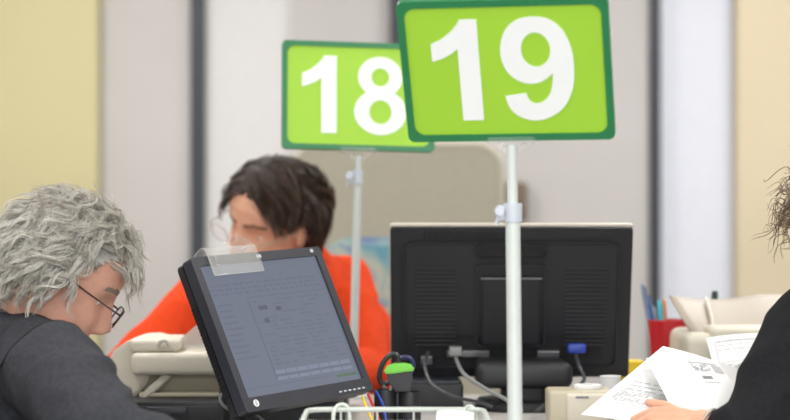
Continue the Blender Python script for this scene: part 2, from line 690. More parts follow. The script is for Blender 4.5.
def glasses(person, HM, rim_m, rim_r, w=.050, h=.030, px=.113, pz=-.004, tilt=8, wrap=6, seg=28):
    def T(q): return HM @ V(q)
    bm = bmesh.new()
    lens = []
    for s in (-1, 1):
        rot = Matrix.Translation((px, s * .034, pz)) @ Matrix.Rotation(R(wrap * s), 4, 'Z') @ Matrix.Rotation(R(tilt), 4, 'Y')
        loop = [rot @ V((0, a, b)) for a, b in rrect(w, h, h * .42, 6)]
        tube(bm, [T(p) for p in loop], rim_r, 6, closed=True)
        lb = bmesh.new()
        vs = [lb.verts.new(T(p)) for p in loop]
        ve = [lb.verts.new(T(rot @ V((.0012, a, b)))) for a, b in rrect(w, h, h * .42, 6)]
        lb.faces.new(vs); lb.faces.new(ve[::-1])
        for i in range(len(vs)):
            lb.faces.new((vs[i], vs[(i + 1) % len(vs)], ve[(i + 1) % len(vs)], ve[i]))
        lens.append(lb)
    tube(bm, [T(p) for p in smooth_path([(px, -.010, pz + .004), (px + .004, 0, pz + .008), (px, .010, pz + .004)], 6)], rim_r, 6)
    g_ = obj('eyeglasses', bm, rim_m, person)
    for lb in lens: obj('lens', lb, M['lens'], g_, label='clear lens')
    for s in (-1, 1):
        t = bmesh.new()
        tube(t, [T(p) for p in smooth_path([(px - .002, s * .060, pz + .008), (px - .012, s * .070, pz + .009), (.05, s * .0805, .004), (.0, s * .083, .006), (-.018, s * .083, -.012), (-.024, s * .081, -.028)], 5)], rim_r * 1.15, 6)
        obj('temple', t, rim_m, g_)
    return g_


def eyes(person, HM, scale, look=(1, 0, 0)):
    for s in (-1, 1):
        t = bmesh.new()
        bmesh.ops.create_uvsphere(t, u_segments=24, v_segments=16, radius=.0118)
        lk = V(look).normalized()
        for f in t.faces:
            c = f.calc_center_median().normalized()
            if c.dot(lk) > .90: f.material_index = 1
        merge_t = bmesh.new()
        merge(merge_t, t, HM @ Matrix.Translation((.0636, s * .032, -.003)))
        obj('eye', merge_t, [M['eyew'], M['iris']], person)


def hand_chains(wrist, fwd, back, side, curl=(.5, .5, .5, .5), size=1.0, thumb=(.6, .25), spread=.12):
    """wrist point, finger direction, back-of-hand normal, side = direction of the thumb; returns joint chains"""
    fwd = V(fwd).normalized(); back = (V(back) - fwd * V(back).dot(fwd)).normalized()
    sd = V(side); sd = (sd - fwd * sd.dot(fwd) - back * sd.dot(back)).normalized()
    k = size
    W = V(wrist)
    ch = []
    offs = (.031, .011, -.010, -.029)
    lens_ = ((.040, .024, .019), (.045, .028, .020), (.041, .026, .019), (.032, .019, .017))
    kn = (.088, .092, .087, .078)
    for o, L, kk, cu in zip(offs, lens_, kn, curl):
        base = W + fwd * (.012 * k) + sd * (o * .55 * k)
        knuck = W + fwd * (kk * k) + sd * (o * k)
        ch.append([(base, .0135 * k), (W.lerp(knuck, .55) + sd * o * .4 * k, .0135 * k), (knuck, .0105 * k)])
        p = knuck
        ang = cu * .55
        f = (fwd + sd * (o * spread / .03)).normalized()
        c = [(p, .0100 * k)]
        rr = (.0090, .0082, .0070)
        for l, r in zip(L, rr):
            dirv = f * math.cos(ang) - back * math.sin(ang)
            p = p + dirv * (l * k)
            c.append((p, r * k))
            ang += cu
        ch.append(c)
    tb = W + fwd * .022 * k + sd * .022 * k - back * .006 * k
    t1 = tb + (fwd * .55 + sd * .75 - back * .25).normalized() * .036 * k
    t2 = t1 + (fwd * (.85) + sd * thumb[0] - back * thumb[1]).normalized() * .032 * k
    t3 = t2 + (fwd * 1.0 + sd * thumb[0] * .4 - back * thumb[1]).normalized() * .026 * k
    ch.append([(W + fwd * .012 * k, .014 * k), (tb, .0145 * k), (t1, .0115 * k), (t2, .0102 * k), (t3, .0085 * k)])
    return ch


# ================================================================= ROOM
XL, XR, YF, YB, H = -2.4, 2.6, -1.2, 8.0, 2.75
struct('floor', box(bmesh.new(), (XL - .15, YF - .15, -.1), (XR + .15, YB + .15, 0)), M['floor'])
struct('ceiling', box(bmesh.new(), (XL - .15, YF - .15, H), (XR + .15, YB + .15, H + .1)), M['ceil'])
struct('wall_left', box(bmesh.new(), (XL - .15, YF, 0), (XL, YB, H)), M['wall'])
struct('wall_right', box(bmesh.new(), (XR, YF, 0), (XR + .15, YB, H)), M['wall'])
struct('wall_front', box(bmesh.new(), (XL, YF - .15, 0), (XR, YF, H)), M['wall'])


def bx(px): return (px - 395) * YB / F


WIN = [(bx(191), bx(291)), (bx(649), bx(741))]
bm = bmesh.new()
xs = [XL, WIN[0][0], WIN[0][1], WIN[1][0], WIN[1][1], XR]
for a, b in ((xs[0], xs[1]), (xs[2], xs[3]), (xs[4], xs[5])):
    box(bm, (a, YB, 0), (b, YB + .15, H))
for a, b in WIN:
    box(bm, (a, YB, 0), (b, YB + .15, .35))
    box(bm, (a, YB, 2.45), (b, YB + .15, H))
struct('wall_back', bm, M['wall'])
struct('trim_1', box(bmesh.new(), (XL, YB - .12, 0), (bx(98) * (YB - .12) / YB, YB, H), .01), M['yellow'])
struct('trim_2', box(bmesh.new(), (bx(737) * (YB - .12) / YB, YB - .12, 0), (XR, YB, H), .01), M['cream'])
# a narrow dark wall channel half hidden behind the signs
struct('trim_3', box(bmesh.new(), (bx(390), YB - .05, 0), (bx(404), YB, H), .006), M['frame'])
for i, (a, b) in enumerate(WIN):
    wj = bx(205) - bx(191) if i == 0 else bx(660) - bx(649)
    bm = bmesh.new()
    box(bm, (a, YB - .03, .35), (a + wj, YB + .15, 2.45), .004)
    box(bm, (b - .02, YB + .06, .35), (b, YB + .15, 2.45))
    box(bm, (a, YB + .06, .35), (b, YB + .15, .40)); box(bm, (a, YB + .06, 2.40), (b, YB + .15, 2.45))
    w = struct('window_%d' % (i + 1), bm, M['frame'])
    obj('glass', box(bmesh.new(), (a + wj, YB + .11, .40), (b - .02, YB + .116, 2.40)), M['glass'], w, smooth=False)
    bm = bmesh.new()
    box(bm, (a + wj, YB + .03, .36), (b - .001, YB + .036, 2.42)); box(bm, (a + wj, YB + .02, .35), (b - .001, YB + .045, .375), .005)
    tube(bm, [(a + wj, YB + .05, 2.42), (b - .001, YB + .05, 2.42)], .022, 16)
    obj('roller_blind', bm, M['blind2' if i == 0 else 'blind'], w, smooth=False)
for side, (x0, x1) in (('left', (XL, XL + .015)), ('right', (XR - .015, XR))):
    struct('baseboard_' + side, box(bmesh.new(), (x0, YF, 0), (x1, YB - .12, .09)), M['wall'])

LAMPS = [(x, y) for y in (.4, 2.4, 4.4, 6.4) for x in (-1.1, 1.3)]
for i, (x, y) in enumerate(LAMPS):
    t = thing('ceiling_light', 'square white recessed ceiling light panel', 'light', (x, y, H), group='ceiling light panels')
    bm = bmesh.new()
    ring_prism(bm, rrect(.64, .64, .01), rrect(.58, .58, .005), 0, .03)
    bmesh.ops.transform(bm, matrix=Matrix.Translation((x, y, H - .03)) @ Matrix.Rotation(R(90), 4, 'X') , verts=bm.verts)
    bmesh.ops.translate(bm, vec=(0, 0, .03 - .0), verts=bm.verts)
    for v in bm.verts: v.co.z = H - .03 + (.03 if v.co.z > H + .001 - .001 and v.co.z > H - .015 else 0)
    obj('frame', bm, M['lampf'], t, smooth=False)
    obj('diffuser', box(bmesh.new(), (x - .29, y - .29, H - .02), (x + .29, y + .29, H - .01)), M['lamp'], t, smooth=False)
    ld = bpy.data.lights.new('panel_light', 'AREA')
    ld.shape = 'RECTANGLE'; ld.size = .58; ld.size_y = .58
    ld.energy = 17 if y < 5 else 30
    ld.color = (1, .985, .965)
    lo = bpy.data.objects.new('panel_light', ld)
    COL.objects.link(lo)
    lo.parent = t
    lo.location = (0, 0, -.035)

# unseen window row added behind the camera, with an area lamp for frontal fill
FW = (-1.9, 2.1, .75, 2.45)
bm = bmesh.new()
for x in (FW[0], -.6, .75, FW[1]): box(bm, (x - .03, YF, FW[2]), (x + .03, YF + .05, FW[3]), .004)
for z in (FW[2], FW[3]): box(bm, (FW[0] - .03, YF, z - .03), (FW[1] + .03, YF + .05, z + .03), .004)
w = struct('window_3', bm, M['frame'])
obj('roller_blind', box(bmesh.new(), (FW[0], YF + .005, FW[2]), (FW[1], YF + .02, FW[3])), M['blind'], w, smooth=False)  # blind sheet of the added window
ld = bpy.data.lights.new('front_fill', 'AREA')  # added fill lamp, brightens surfaces that face the camera
ld.shape = 'RECTANGLE'; ld.size = FW[1] - FW[0]; ld.size_y = FW[3] - FW[2]; ld.energy = 75; ld.color = (.93, .97, 1)
lo = bpy.data.objects.new('front_fill', ld)
COL.objects.link(lo)
lo.location = ((FW[0] + FW[1]) / 2, YF + .06, (FW[2] + FW[3]) / 2)
lo.rotation_euler = (R(90), 0, 0)

# partition screen and brown box behind
t = thing('partition_screen', 'tall greige office partition screen with rounded corner behind the dark-haired woman', 'partition', (0, 6.4, 0))
def bxx(px, Y): return (px - 395) * Y / F
x0, x1 = bxx(296, 6.4), bxx(499, 6.4)
ztop = CZ + (210 - 146) * 6.4 / F
ol = [(x0, .12), (x1, .12), (x1, ztop - .07)]
for k in range(1, 9):
    a = R(90 * k / 8); ol.append((x1 - .07 + .07 * math.cos(a), ztop - .07 + .07 * math.sin(a)))
for k in range(0, 9):
    a = R(90 + 90 * k / 8); ol.append((x0 + .07 + .07 * math.cos(a), ztop - .07 + .07 * math.sin(a)))
obj('panel', prism(bmesh.new(), ol, 6.385, 6.415, bev=.004), M['partition'], t, angle=25)
obj('edge_trim', tube(bmesh.new(), [V((a, 6.4, b)) for a, b in ol], .017, 10, closed=True), M['partition'], t)
for xx in (x0 + .08, x1 - .08):
    bm = bmesh.new(); box(bm, (xx - .02, 6.385, .02), (xx + .02, 6.415, .13), .003); box(bm, (xx - .03, 6.2, 0), (xx + .03, 6.6, .022), .005)
    obj('foot', bm, M['deskleg'], t)

t = thing('wall_box', 'small brown box mounted on the grey wall behind the number 19 pole', 'box', (0, YB, 1.15))
a, b = P(497, 222, YB - .06), P(526, 182, YB)
obj('housing', box(bmesh.new(), (a.x, YB - .06, a.z), (b.x, YB, b.z), .01), M['brown'], t)
obj('cover', box(bmesh.new(), (a.x + .012, YB - .066, a.z + .015), (b.x - .012, YB - .059, b.z - .015), .002), M['brown'], t)

# ================================================================= DESKS
DZ = .742


def desk(name, label, x0, x1, y0, y1, legs):
    t = thing(name, label, 'desk', ((x0 + x1) / 2, (y0 + y1) / 2, 0))
    obj('worktop', box(bmesh.new(), (x0, y0, DZ - .028), (x1, y1, DZ), .004), M['desk'], t)
    for (lx, ly) in legs:
        bm = bmesh.new()
        box(bm, (lx - .022, ly - .022, 0), (lx + .022, ly + .022, DZ - .028), .004)
        obj('leg', bm, M['deskleg'], t)
    return t


desk('desk', 'grey laminate desk carrying the tilted monitor and wire basket', -.47, .46, 2.92, 3.80,
     [(-.42, 2.98), (.41, 2.98), (-.42, 3.74), (.41, 3.74)])
desk('counter', 'long grey laminate counter carrying the printers and wide monitor', -.80, 1.25, 3.805, 4.50,
     [(-.75, 4.44), (1.2, 4.44), (1.2, 3.86), (-.75, 3.86)])

# ================================================================= SIGNS
def arc_outline(cx, cz, rx, rz, n=48, a0=0.0):
    return [(cx + rx * math.cos(a0 + 2 * PI * k / n), cz + rz * math.sin(a0 + 2 * PI * k / n)) for k in range(n)]


def eight_outer():
    U = (.33, .742, .285, .262); Lw = (.33, .287, .335, .295)
    def inside(p, e): return ((p[0] - e[0]) / e[2]) ** 2 + ((p[1] - e[1]) / e[3]) ** 2 < 1
    n = 96
    lo = [q for q in arc_outline(*Lw, n, a0=PI / 2) if not inside(q, U)]
    up = [q for q in arc_outline(*U, n, a0=-PI / 2) if not inside(q, Lw)]
    return lo + up


def nine_outer():
    tail = smooth_path([V((.215, .265, 0)), V((.025, .238, 0))], 1)
    a = smooth_path([V(p + (0,)) for p in ((.022, .238), (.055, .12), (.14, .03), (.28, -.012), (.42, .02), (.55, .12), (.635, .29), (.66, .50), (.645, .70), (.575, .88), (.455, .985), (.305, 1.012), (.155, .975), (.05, .865), (.005, .69), (.03, .53), (.11, .415), (.235, .358), (.36, .375), (.468, .455))], 6)
    b = smooth_path([V(p + (0,)) for p in ((.468, .455), (.458, .36), (.43, .255), (.375, .185), (.30, .158), (.24, .19), (.212, .262))], 6)
    pts = a + b[1:]
    return [(p.x, p.y) for p in pts]


ONE = [(.46, 0), (.265, 0), (.265, .715), (.20, .662), (.11, .618), (.02, .59), (.02, .765), (.12, .81), (.21, .878), (.275, .95), (.302, 1.0), (.46, 1.0)]


def digits_mesh(name, glyphs, hgt, depth):
    cu = bpy.data.curves.new(name, 'CURVE')
    cu.dimensions = '2D'
    cu.fill_mode = 'BOTH'
    cu.extrude = depth
    for (outlines, ox, wx) in glyphs:
        for ol in outlines:
            sp = cu.splines.new('POLY')
            sp.points.add(len(ol) - 1)
            for q, (a, b) in zip(sp.points, ol):
                q.co = ((ox + a * wx) * hgt, (b - .5) * hgt, 0, 1)
            sp.use_cyclic_u = True
    o = bpy.data.objects.new(name, cu)
    COL.objects.link(o)
    dg = bpy.context.evaluated_depsgraph_get()
    me = bpy.data.meshes.new_from_object(o.evaluated_get(dg))
    bpy.data.objects.remove(o)
    me.transform(Matrix.Rotation(R(90), 4, 'X'))
    me.name = name
    return me


def number_sign(second, label, center, yaw, pitch, roll, foot, lower_top, base_z, clamp_px, poleR):
    """a framed number card on a telescopic pole with a base plate"""
    t = thing('number_sign', label, 'sign', (foot.x, foot.y, base_z))
    RM = Matrix.Translation(center) @ Matrix.Rotation(yaw, 4, 'Z') @ Matrix.Rotation(roll, 4, 'Y') @ Matrix.Rotation(pitch, 4, 'X')
    W, Hh = .309, .222
    bm = bmesh.new()
    ring_prism(bm, rrect(W, Hh, .010, 8), rrect(W - .021, Hh - .021, .016, 8), -.006, .006)
    bmesh.ops.bevel(bm, geom=[e for e in bm.edges if e.is_manifold and e.calc_face_angle(0) > 1.2], offset=.0018, segments=2, affect='EDGES')
    bmesh.ops.transform(bm, matrix=RM, verts=bm.verts)
    obj('frame', bm, M['signgreen'], t)
    bm = prism(bmesh.new(), rrect(W - .018, Hh - .018, .014, 8), -.003, .003)
    bmesh.ops.transform(bm, matrix=RM, verts=bm.verts)
    card = obj('card', bm, M['lime'], t)
    hgt = .159
    if second == 8:
        gl = [([ONE], -.795, 1.0), ([eight_outer(), arc_outline(.33, .738, .115, .118), arc_outline(.33, .287, .142, .155)], -.105, 1.0)]
    else:
        gl = [([ONE], -.745, 1.0), ([nine_outer(), arc_outline(.325, .69, .132, .168)], -.09, 1.02)]
    me = digits_mesh('numerals', gl, hgt, .0006)
    me.transform(RM @ Matrix.Translation(((0.007 if second == 9 else .009), -.0036, .002)))
    mesh_obj('numerals', me, M['white'], card, label='white numerals')
    # clear holder under the frame, pole, clamp
    bm = bmesh.new()
    box(bm, (-.036, -.009, -Hh / 2 - .006), (.036, .009, -Hh / 2 + .006), .003)
    bmesh.ops.transform(bm, matrix=RM, verts=bm.verts)
    top = RM @ V((0, 0, -Hh / 2 - .006))
    tube(bm, [top + V((-.022, 0, .0)), top + V((-.008, 0, -.012)), top + V((.008, 0, -.012)), top + V((.022, 0, 0))], .004, 8)
    obj('card_holder', bm, M['acetate'], t, label='clear card holder')
    r0, r1 = poleR
    ft = V((foot.x, foot.y, base_z))
    d = (top - ft)
    lt = ft + d * ((lower_top - base_z) / d.z)
    obj('pole', tube(bmesh.new(), [lt - V((0, 0, .05)), top + V((0, 0, -.004))], r0, 20), M['pole'], t)
    obj('pole', tube(bmesh.new(), [ft + V((0, 0, .01)), lt], r1, 20), M['pole'], t)
    bm = bmesh.new()
    tube(bm, [lt - V((0, 0, .012)), lt + V((0, 0, .016))], r1 * 1.3, 20)
    box(bm, (lt.x - r1 * 1.3 - .009, lt.y - .006, lt.z - .010), (lt.x - r1 * .8, lt.y + .006, lt.z + .013), .002)
    cl = obj('clamp', bm, M['clampg'], t)
    bm = bmesh.new()
    tube(bm, [(lt.x - r1 * 1.3 - .006, lt.y - .012, lt.z + .004), (lt.x - r1 * 1.3 - .006, lt.y + .012, lt.z + .004)], .007, 14)
    tube(bm, [(lt.x - r1 * 1.3 - .006, lt.y, lt.z + .002), (lt.x - r1 * 1.3 - .010, lt.y, lt.z - .016)], .003, 8)
    obj('clamp_knob', bm, M['clampg'], cl)
    lathe_bm = lathe(bmesh.new(), [(0, 0), (.036, 0), (.037, .003), (.034, .007), (.018, .011), (r1 * 1.15, .03), (0, .03)], ft, 40)
    obj('base', lathe_bm, M['pole'], t)
    return t


c18 = V((-.0742, 4.4182, 1.3485))
f18 = V(((353 - 395) * 4.425 / F, 4.425, 0))
number_sign(8, 'lime green number 18 sign on a white pole behind the tilted monitor', c18, .1531, -.1709, .0222, f18, P(353, 178, 4.42).z, DZ, None, (.0062, .0085))
c19 = V((.1631, 3.2116, 1.325))
f19 = V(((515.5 - 395) * 3.19 / F, 3.19, 0))
number_sign(9, 'larger lime green number 19 sign on a white pole in front of the wide monitor', c19, -.1989, .4482, -.0075, f19, P(510, 214, 3.2).z, DZ, None, (.0080, .0108))

# ================================================================= TILTED MONITOR
mw, mh = .344, .273
mon = thing('tilted_monitor', 'dark flat monitor tilted back with its screen on, between the man and woman', 'monitor',
            (-.186, 3.7, .9247))
MR = Matrix.Translation((-.186, 3.7, .9247)) @ Matrix.Rotation(.9434, 4, 'Z') @ Matrix.Rotation(-.0405, 4, 'Y') @ Matrix.Rotation(-.4255, 4, 'X')


def place(bm):
    bmesh.ops.transform(bm, matrix=MR, verts=bm.verts)
    return bm


bm = bmesh.new()
ring_prism(bm, rrect(mw, mh, .007, 5), rrect(mw - .034, mh - .040, .002, 5, 0, .004), 0, .020)
bmesh.ops.bevel(bm, geom=[e for e in bm.edges if e.is_manifold and e.calc_face_angle(0) > 1.2], offset=.0015, segments=2, affect='EDGES')
obj('bezel', place(bm), M['bezel'], mon)
bm = bmesh.new()
prism(bm, rrect(mw - .004, mh - .004, .008, 5), .020, .040, bev=.004)
# stepped rear shell
prism(bm, rrect(mw - .05, mh - .075, .02, 5, 0, -.022), .038, .058, bev=.01)
obj('rear_shell', place(bm), M['black'], mon)
for s in (-1, 1):
    bm = bmesh.new()
    for k in range(26):
        z = .055 - k * .0062
        x = s * (mw / 2 - .0030)
        box(bm, (x - .0022, .023, z), (x + .0022, .037, z + .0026))
    obj('side_vents', place(bm), M['vent'], mon, smooth=False)
bm = bmesh.new()
sw, sh = mw - .033, mh - .039
box(bm, (-sw / 2, .004, -sh / 2 + .004), (sw / 2, .010, sh / 2 + .004))
scr = obj('screen', place(bm), M['glow'], mon, smooth=False)


def ui(bm, x0, z0, x1, z1, d=.0036, mi=0):
    """x, z as fractions of the screen from its top left"""
    X0 = -sw / 2 + x0 * sw; X1 = -sw / 2 + x1 * sw
    Z0 = sh / 2 + .004 - z0 * sh; Z1 = sh / 2 + .004 - z1 * sh
    t = bmesh.new()
    box(t, (X0, d, Z1), (X1, .0042, Z0))
    merge(bm, t, None, mi)


rng = random.Random(4)
bm = bmesh.new()
for r in range(3):
    x = .03
    while x < .92:
        w = rng.uniform(.015, .05)
        ui(bm, x, .15 + r * .035, min(.95, x + w), .163 + r * .035, mi=1)
        x += w + rng.uniform(.012, .03)
ui(bm, .28, .265, .97, .272, mi=1)
for r in range(10):
    ui(bm, .04, .30 + r * .045, .04 + rng.uniform(.10, .17), .312 + r * .045, mi=1)
ui(bm, .29, .285, .30, .90, mi=1)
for r in range(16):
    x = .33
    while x < .9:
        w = rng.uniform(.03, .12)
        if rng.random() < .75: ui(bm, x, .30 + r * .032, min(.95, x + w), .309 + r * .032, mi=1)
        x += w + rng.uniform(.02, .06)
ui(bm, .36, .34, .43, .37, mi=2); ui(bm, .50, .36, .54, .39, mi=2); ui(bm, .37, .44, .41, .47, mi=2)
for k in range(7): ui(bm, .30 + k * .095, .83, .385 + k * .095, .86, mi=0)
ui(bm, .30, .865, .97, .872, mi=1)
for k in range(7): ui(bm, .30 + k * .095, .88, .385 + k * .095, .905, mi=0)
ui(bm, .80, .935, .97, .955, mi=3)
ui(bm, .02, .93, .74, .936, mi=1)
obj('interface', place(bm), [M['ui_a'], M['ui_b'], M['ui_c'], M['ui_g']], scr, smooth=False)
# round maker's emblem, top mark and small keys
bm = bmesh.new()
lathe(bm, [(0, 0), (.0062, 0), (.0062, .0012), (0, .0012)], (-mw / 2 + .030, 0, -mh / 2 + .013), 20, Matrix.Rotation(R(90), 4, 'X'))
em = obj('emblem', place(bm), M['white'], mon, label='small round white emblem')
bm = bmesh.new()
for dx in (-.0018, .0012):
    tube(bm, [(-mw / 2 + .030 + dx - .0008, -.0014, -mh / 2 + .0085), (-mw / 2 + .030 + dx + .0010, -.0014, -mh / 2 + .0175)], .00055, 6)
obj('strokes', place(bm), M['ink2'], em)
bm = bmesh.new()
box(bm, (-.006, -.0006, mh / 2 - .011), (.006, .001, mh / 2 - .005))
obj('sticker', place(bm), M['clampg'], mon, smooth=False)
bm = box(bmesh.new(), (mw / 2 - .03, -.0006, mh / 2 - .010), (mw / 2 - .022, .001, mh / 2 - .004))
obj('sticker', place(bm), M['clampg'], mon, smooth=False)
bm = bmesh.new()
for k in range(6):
    box(bm, (mw / 2 - .095 + k * .013, -.0008, -mh / 2 + .006), (mw / 2 - .088 + k * .013, .001, -mh / 2 + .0085))
obj('buttons', place(bm), M['clampg'], mon, smooth=False)
bm = bmesh.new()
box(bm, (mw / 2 - .001, .006, -mh / 2 + .05), (mw / 2 + .006, .016, -mh / 2 + .062), .002)
obj('side_key', place(bm), M['black'], mon)
# stand
bm = bmesh.new()
p0 = MR @ V((0, .05, -.02)); p1 = V((p0.x - .06, p0.y + .05, DZ + .02))
hub = MR @ V((0, .058, -.02))
bs = V((-.275, 3.745, 0))
tube(bm, smooth_path([hub, V((bs.x, bs.y, .86)), V((bs.x, bs.y, DZ + .012))], 6), .022, 16)
obj('neck', bm, M['black'], mon)
bm = prism(bmesh.new(), [(bs.x + a * .8, bs.y - .09 + b) for a, b in rrect(.20, .18, .05, 8)], DZ, DZ + .014, axis='z', bev=.004)
obj('base', bm, M['black'], mon)

# clear acetate holder folded over the top edge
t = thing('card_holder', 'bent clear plastic card holder hooked over the top of the tilted monitor', 'card holder', tuple(MR @ V((-mw / 2 + .055, 0, mh / 2))))
prof = [(-.0035, mh / 2 - .036), (-.0035, mh / 2 - .004), (-.0025, mh / 2 + .010), (.006, mh / 2 + .0155), (.028, mh / 2 + .0075), (.046, mh / 2 - .012)]
path = smooth_path([V((0, a, b)) for a, b in prof], 5)
bm = bmesh.new()
rows = []
for p in path:
    rows.append([bm.verts.new((x, p.y, p.z)) for x in (-mw / 2 + .040, -mw / 2 + .08, -mw / 2 + .13, -mw / 2 + .168)])
for a, b in zip(rows, rows[1:]):
    for k in range(3): bm.faces.new((a[k], a[k + 1], b[k + 1], b[k]))
o = obj('sheet', place(bm), M['acetate'], t)
md = o.modifiers.new('s', 'SOLIDIFY'); md.thickness = .0012
apply_mods(o)
bm = bmesh.new()
xa, xb = -mw / 2 + .040, -mw / 2 + .168
edge = [V((xa, p.y - .0004, p.z)) for p in path[::-1]] + [V((xb, p.y - .0004, p.z)) for p in path]
tube(bm, edge, .0010, 6, closed=True)
obj('rim', place(bm), M['acetate'], t)

# grey cable loop beside the monitor
o = obj('cable_loop', tube(bmesh.new(), smooth_path([P(252, 412, 3.66), P(236, 412, 3.64), P(224, 406, 3.63), P(220, 398, 3.63), P(225, 392, 3.63), P(236, 391, 3.64), P(240, 396, 3.68), P(232, 403, 3.69), P(245, 408, 3.70), P(262, 420, 3.72), P(275, 430.0, 3.72)], 6), .0030, 8), M['cable'])
tag(o, 'grey cable loop at the lower left corner of the tilted monitor', 'cable')

# coloured leads under the right corner of the screen
for nm, m_, pts in (('yellow', 'yel', [(362, 396), (366, 406), (372, 420), (376, 430.5)]), ('red', 'red', [(368, 394), (374, 408), (380, 422), (384, 430.5)]), ('blue', 'bluep', [(376, 391), (383, 405), (386, 420), (390, 430.5)])):
    o = obj('signal_lead', tube(bmesh.new(), smooth_path([P(a, b, 3.79 - .012 * i) for i, (a, b) in enumerate(pts)], 6), .0023, 8), M[m_])
    tag(o, nm + ' lead hanging below the right corner of the tilted monitor', 'cable', 'coloured leads below the tilted monitor')

# ================================================================= WIDE MONITOR SEEN FROM BEHIND
WM = Matrix.Translation((.2215, 4.21, .9445)) @ Matrix.Rotation(R(-1.0), 4, 'Z') @ Matrix.Rotation(R(20), 4, 'X')
ww, wh = .462, .312
wid = thing('wide_monitor', 'wide black monitor seen from behind on the counter', 'monitor', (.2215, 4.21, .9445))


def pw(bm):
    bmesh.ops.transform(bm, matrix=WM, verts=bm.verts)
    return bm


bm = prism(bmesh.new(), rrect(ww, wh, .006, 4), .002, .016, bev=.002)
obj('front_frame', pw(bm), M['silver'], wid, label='pale front frame edge')
bm = bmesh.new(); box(bm, (-ww / 2 + .016, .015, -wh / 2 + .018), (ww / 2 - .016, .0172, wh / 2 - .016))
obj('screen', pw(bm), M['vent'], wid, smooth=False)
bm = bmesh.new()
prism(bm, rrect(ww - .003, wh - .004, .006, 4), -.012, .003, bev=.003)
ring_prism(bm, rrect(ww - .05, wh - .05, .022, 6, 0, -.002), rrect(ww - .058, wh - .058, .018, 6, 0, -.002), -.020, -.010)
prism(bm, rrect(ww - .056, wh - .12, .015, 6, 0, .031), -.020, -.010, bev=.003)
obj('rear_shell', pw(bm), M['black2'], wid)
for s in (-1, 1):
    bm = bmesh.new()
    for k in range(19):
        z = .075 - k * .0088
        box(bm, (s * .143 - .040, -.0225, z), (s * .143 + .040, -.019, z + .0026), .0008, 1)
    obj('vent_ribs', pw(bm), M['black2'], wid, smooth=False)
bm = bmesh.new()
for k in range(22):
    x = -.165 + k * .0070
    box(bm, (x, -.0145, wh / 2 - .022), (x + .003, -.0115, wh / 2 - .006), .0008, 1)
obj('vent_ribs', pw(bm), M['black2'], wid, smooth=False)
bm = bmesh.new()
o1 = rrect(.140, .032, .015, 6, .0, .110); i1 = rrect(.128, .022, .0105, 6, .0, .110)
ring_prism(bm, o1, i1, -.025, -.012)
prism(bm, i1, -.0205, -.0195)
obj('handle_slot', pw(bm), M['vent'], wid)
bm = bmesh.new()
ring_prism(bm, rrect(.136, .170, .010, 5, 0, .000), rrect(.126, .160, .006, 5, 0, .000), -.024, -.012)
prism(bm, rrect(.110, .140, .006, 5, 0, -.008), -.030, -.012, bev=.003)
obj('mount_cover', pw(bm), M['black2'], wid)
bm = bmesh.new()
box(bm, (-.058, -.0315, .0585), (.058, -.0295, .0605))
obj('mount_edge', pw(bm), M['cable'], wid, smooth=False)
bm = bmesh.new()
box(bm, (-ww / 2 + .055, -.013, -.115), (ww / 2 - .055, -.0115, -.086))
obj('port_recess', pw(bm), M['vent'], wid, smooth=False)
for x0, x1, z0, z1 in ((-.122, -.107, -.108, -.096), (-.094, -.040, -.108, -.096), (.052, .095, -.108, -.096), (-.172, -.150, -.124, -.108)):
    obj('port', pw(box(bmesh.new(), (x0, -.020, z0), (x1, -.012, z1), .001, 1)), M['steel'], wid)
# black docking unit lying under it
a, b = P(393, 398, 4.14), P(474, 383.5, 4.14)
dk = thing('docking_unit', 'flat black unit lying on the counter under the left half of the wide monitor', 'docking unit', ((a.x + b.x) / 2, 4.2, DZ))
obj('housing', box(bmesh.new(), (a.x, 4.14, DZ), (b.x - .02, 4.33, b.z), .006, 3), M['black2'], dk)
obj('top_plate', box(bmesh.new(), (a.x + .006, 4.15, b.z - .003), (b.x - .026, 4.32, b.z + .004), .002), M['bezel'], dk)
# neck and base
bm = bmesh.new()
a = P(476, 390, 4.13); b = P(572, 361, 4.13)
box(bm, (a.x, 4.10, a.z + .004), (b.x, 4.30, b.z), .016, 3)
box(bm, (a.x + .05, 4.12, DZ + .01), (b.x - .05, 4.24, b.z - .01), .012, 3)
obj('neck', bm, M['black2'], wid)
bm = prism(bmesh.new(), [(.262 + a_ * .80, 4.20 + b_) for a_, b_ in rrect(.27, .24, .09, 10)], DZ, DZ + .016, axis='z', bev=.005)
obj('base', bm, M['black2'], wid)
for nm, lab, m1, m2, pt in (('video_cable', 'grey video cable curving down from the left ports of the wide monitor', 'cable', 'cable', [(455, 350, 4.205), (456, 358, 4.16), (464, 374, 4.07), (486, 389, 4.0), (505, 399, 3.95), (522, 411.0, 3.93)]),
                        ('video_cable', 'dark video cable with a blue plug on the right of the wide monitor', 'bluep', 'cabled', [(575, 347, 4.21), (576, 356, 4.16), (580, 368, 4.11), (584, 380, 4.10), (570, 392, 4.08), (548, 403, 4.03), (536, 411.5, 3.96)])):
    pts = [P(*q) for q in pt]
    t = thing(nm, lab, 'cable', tuple(pts[-1]))
    wdt = .012 if m1 == 'cable' else .017
    obj('plug', box(bmesh.new(), (pts[0].x - wdt, pts[0].y - .05, pts[0].z - .009), (pts[0].x + wdt, pts[0].y - .012, pts[0].z + .009), .003), M[m1], t)
    obj('lead', tube(bmesh.new(), smooth_path([pts[0] + V((0, -.03, 0))] + pts[1:], 7), .0036, 8), M[m2], t)
# a third lead loops on the counter
o = obj('power_cable', tube(bmesh.new(), smooth_path([P(428, 352, 4.20) + V((0, -.02, 0)), P(425, 366, 4.10), P(432, 384, 4.02), P(452, 396, 3.98), P(478, 402, 4.03), P(492, 407, 4.04)], 7), .0034, 8), M['cabled'])
tag(o, 'dark power cable trailing from the lower left of the wide monitor', 'cable')

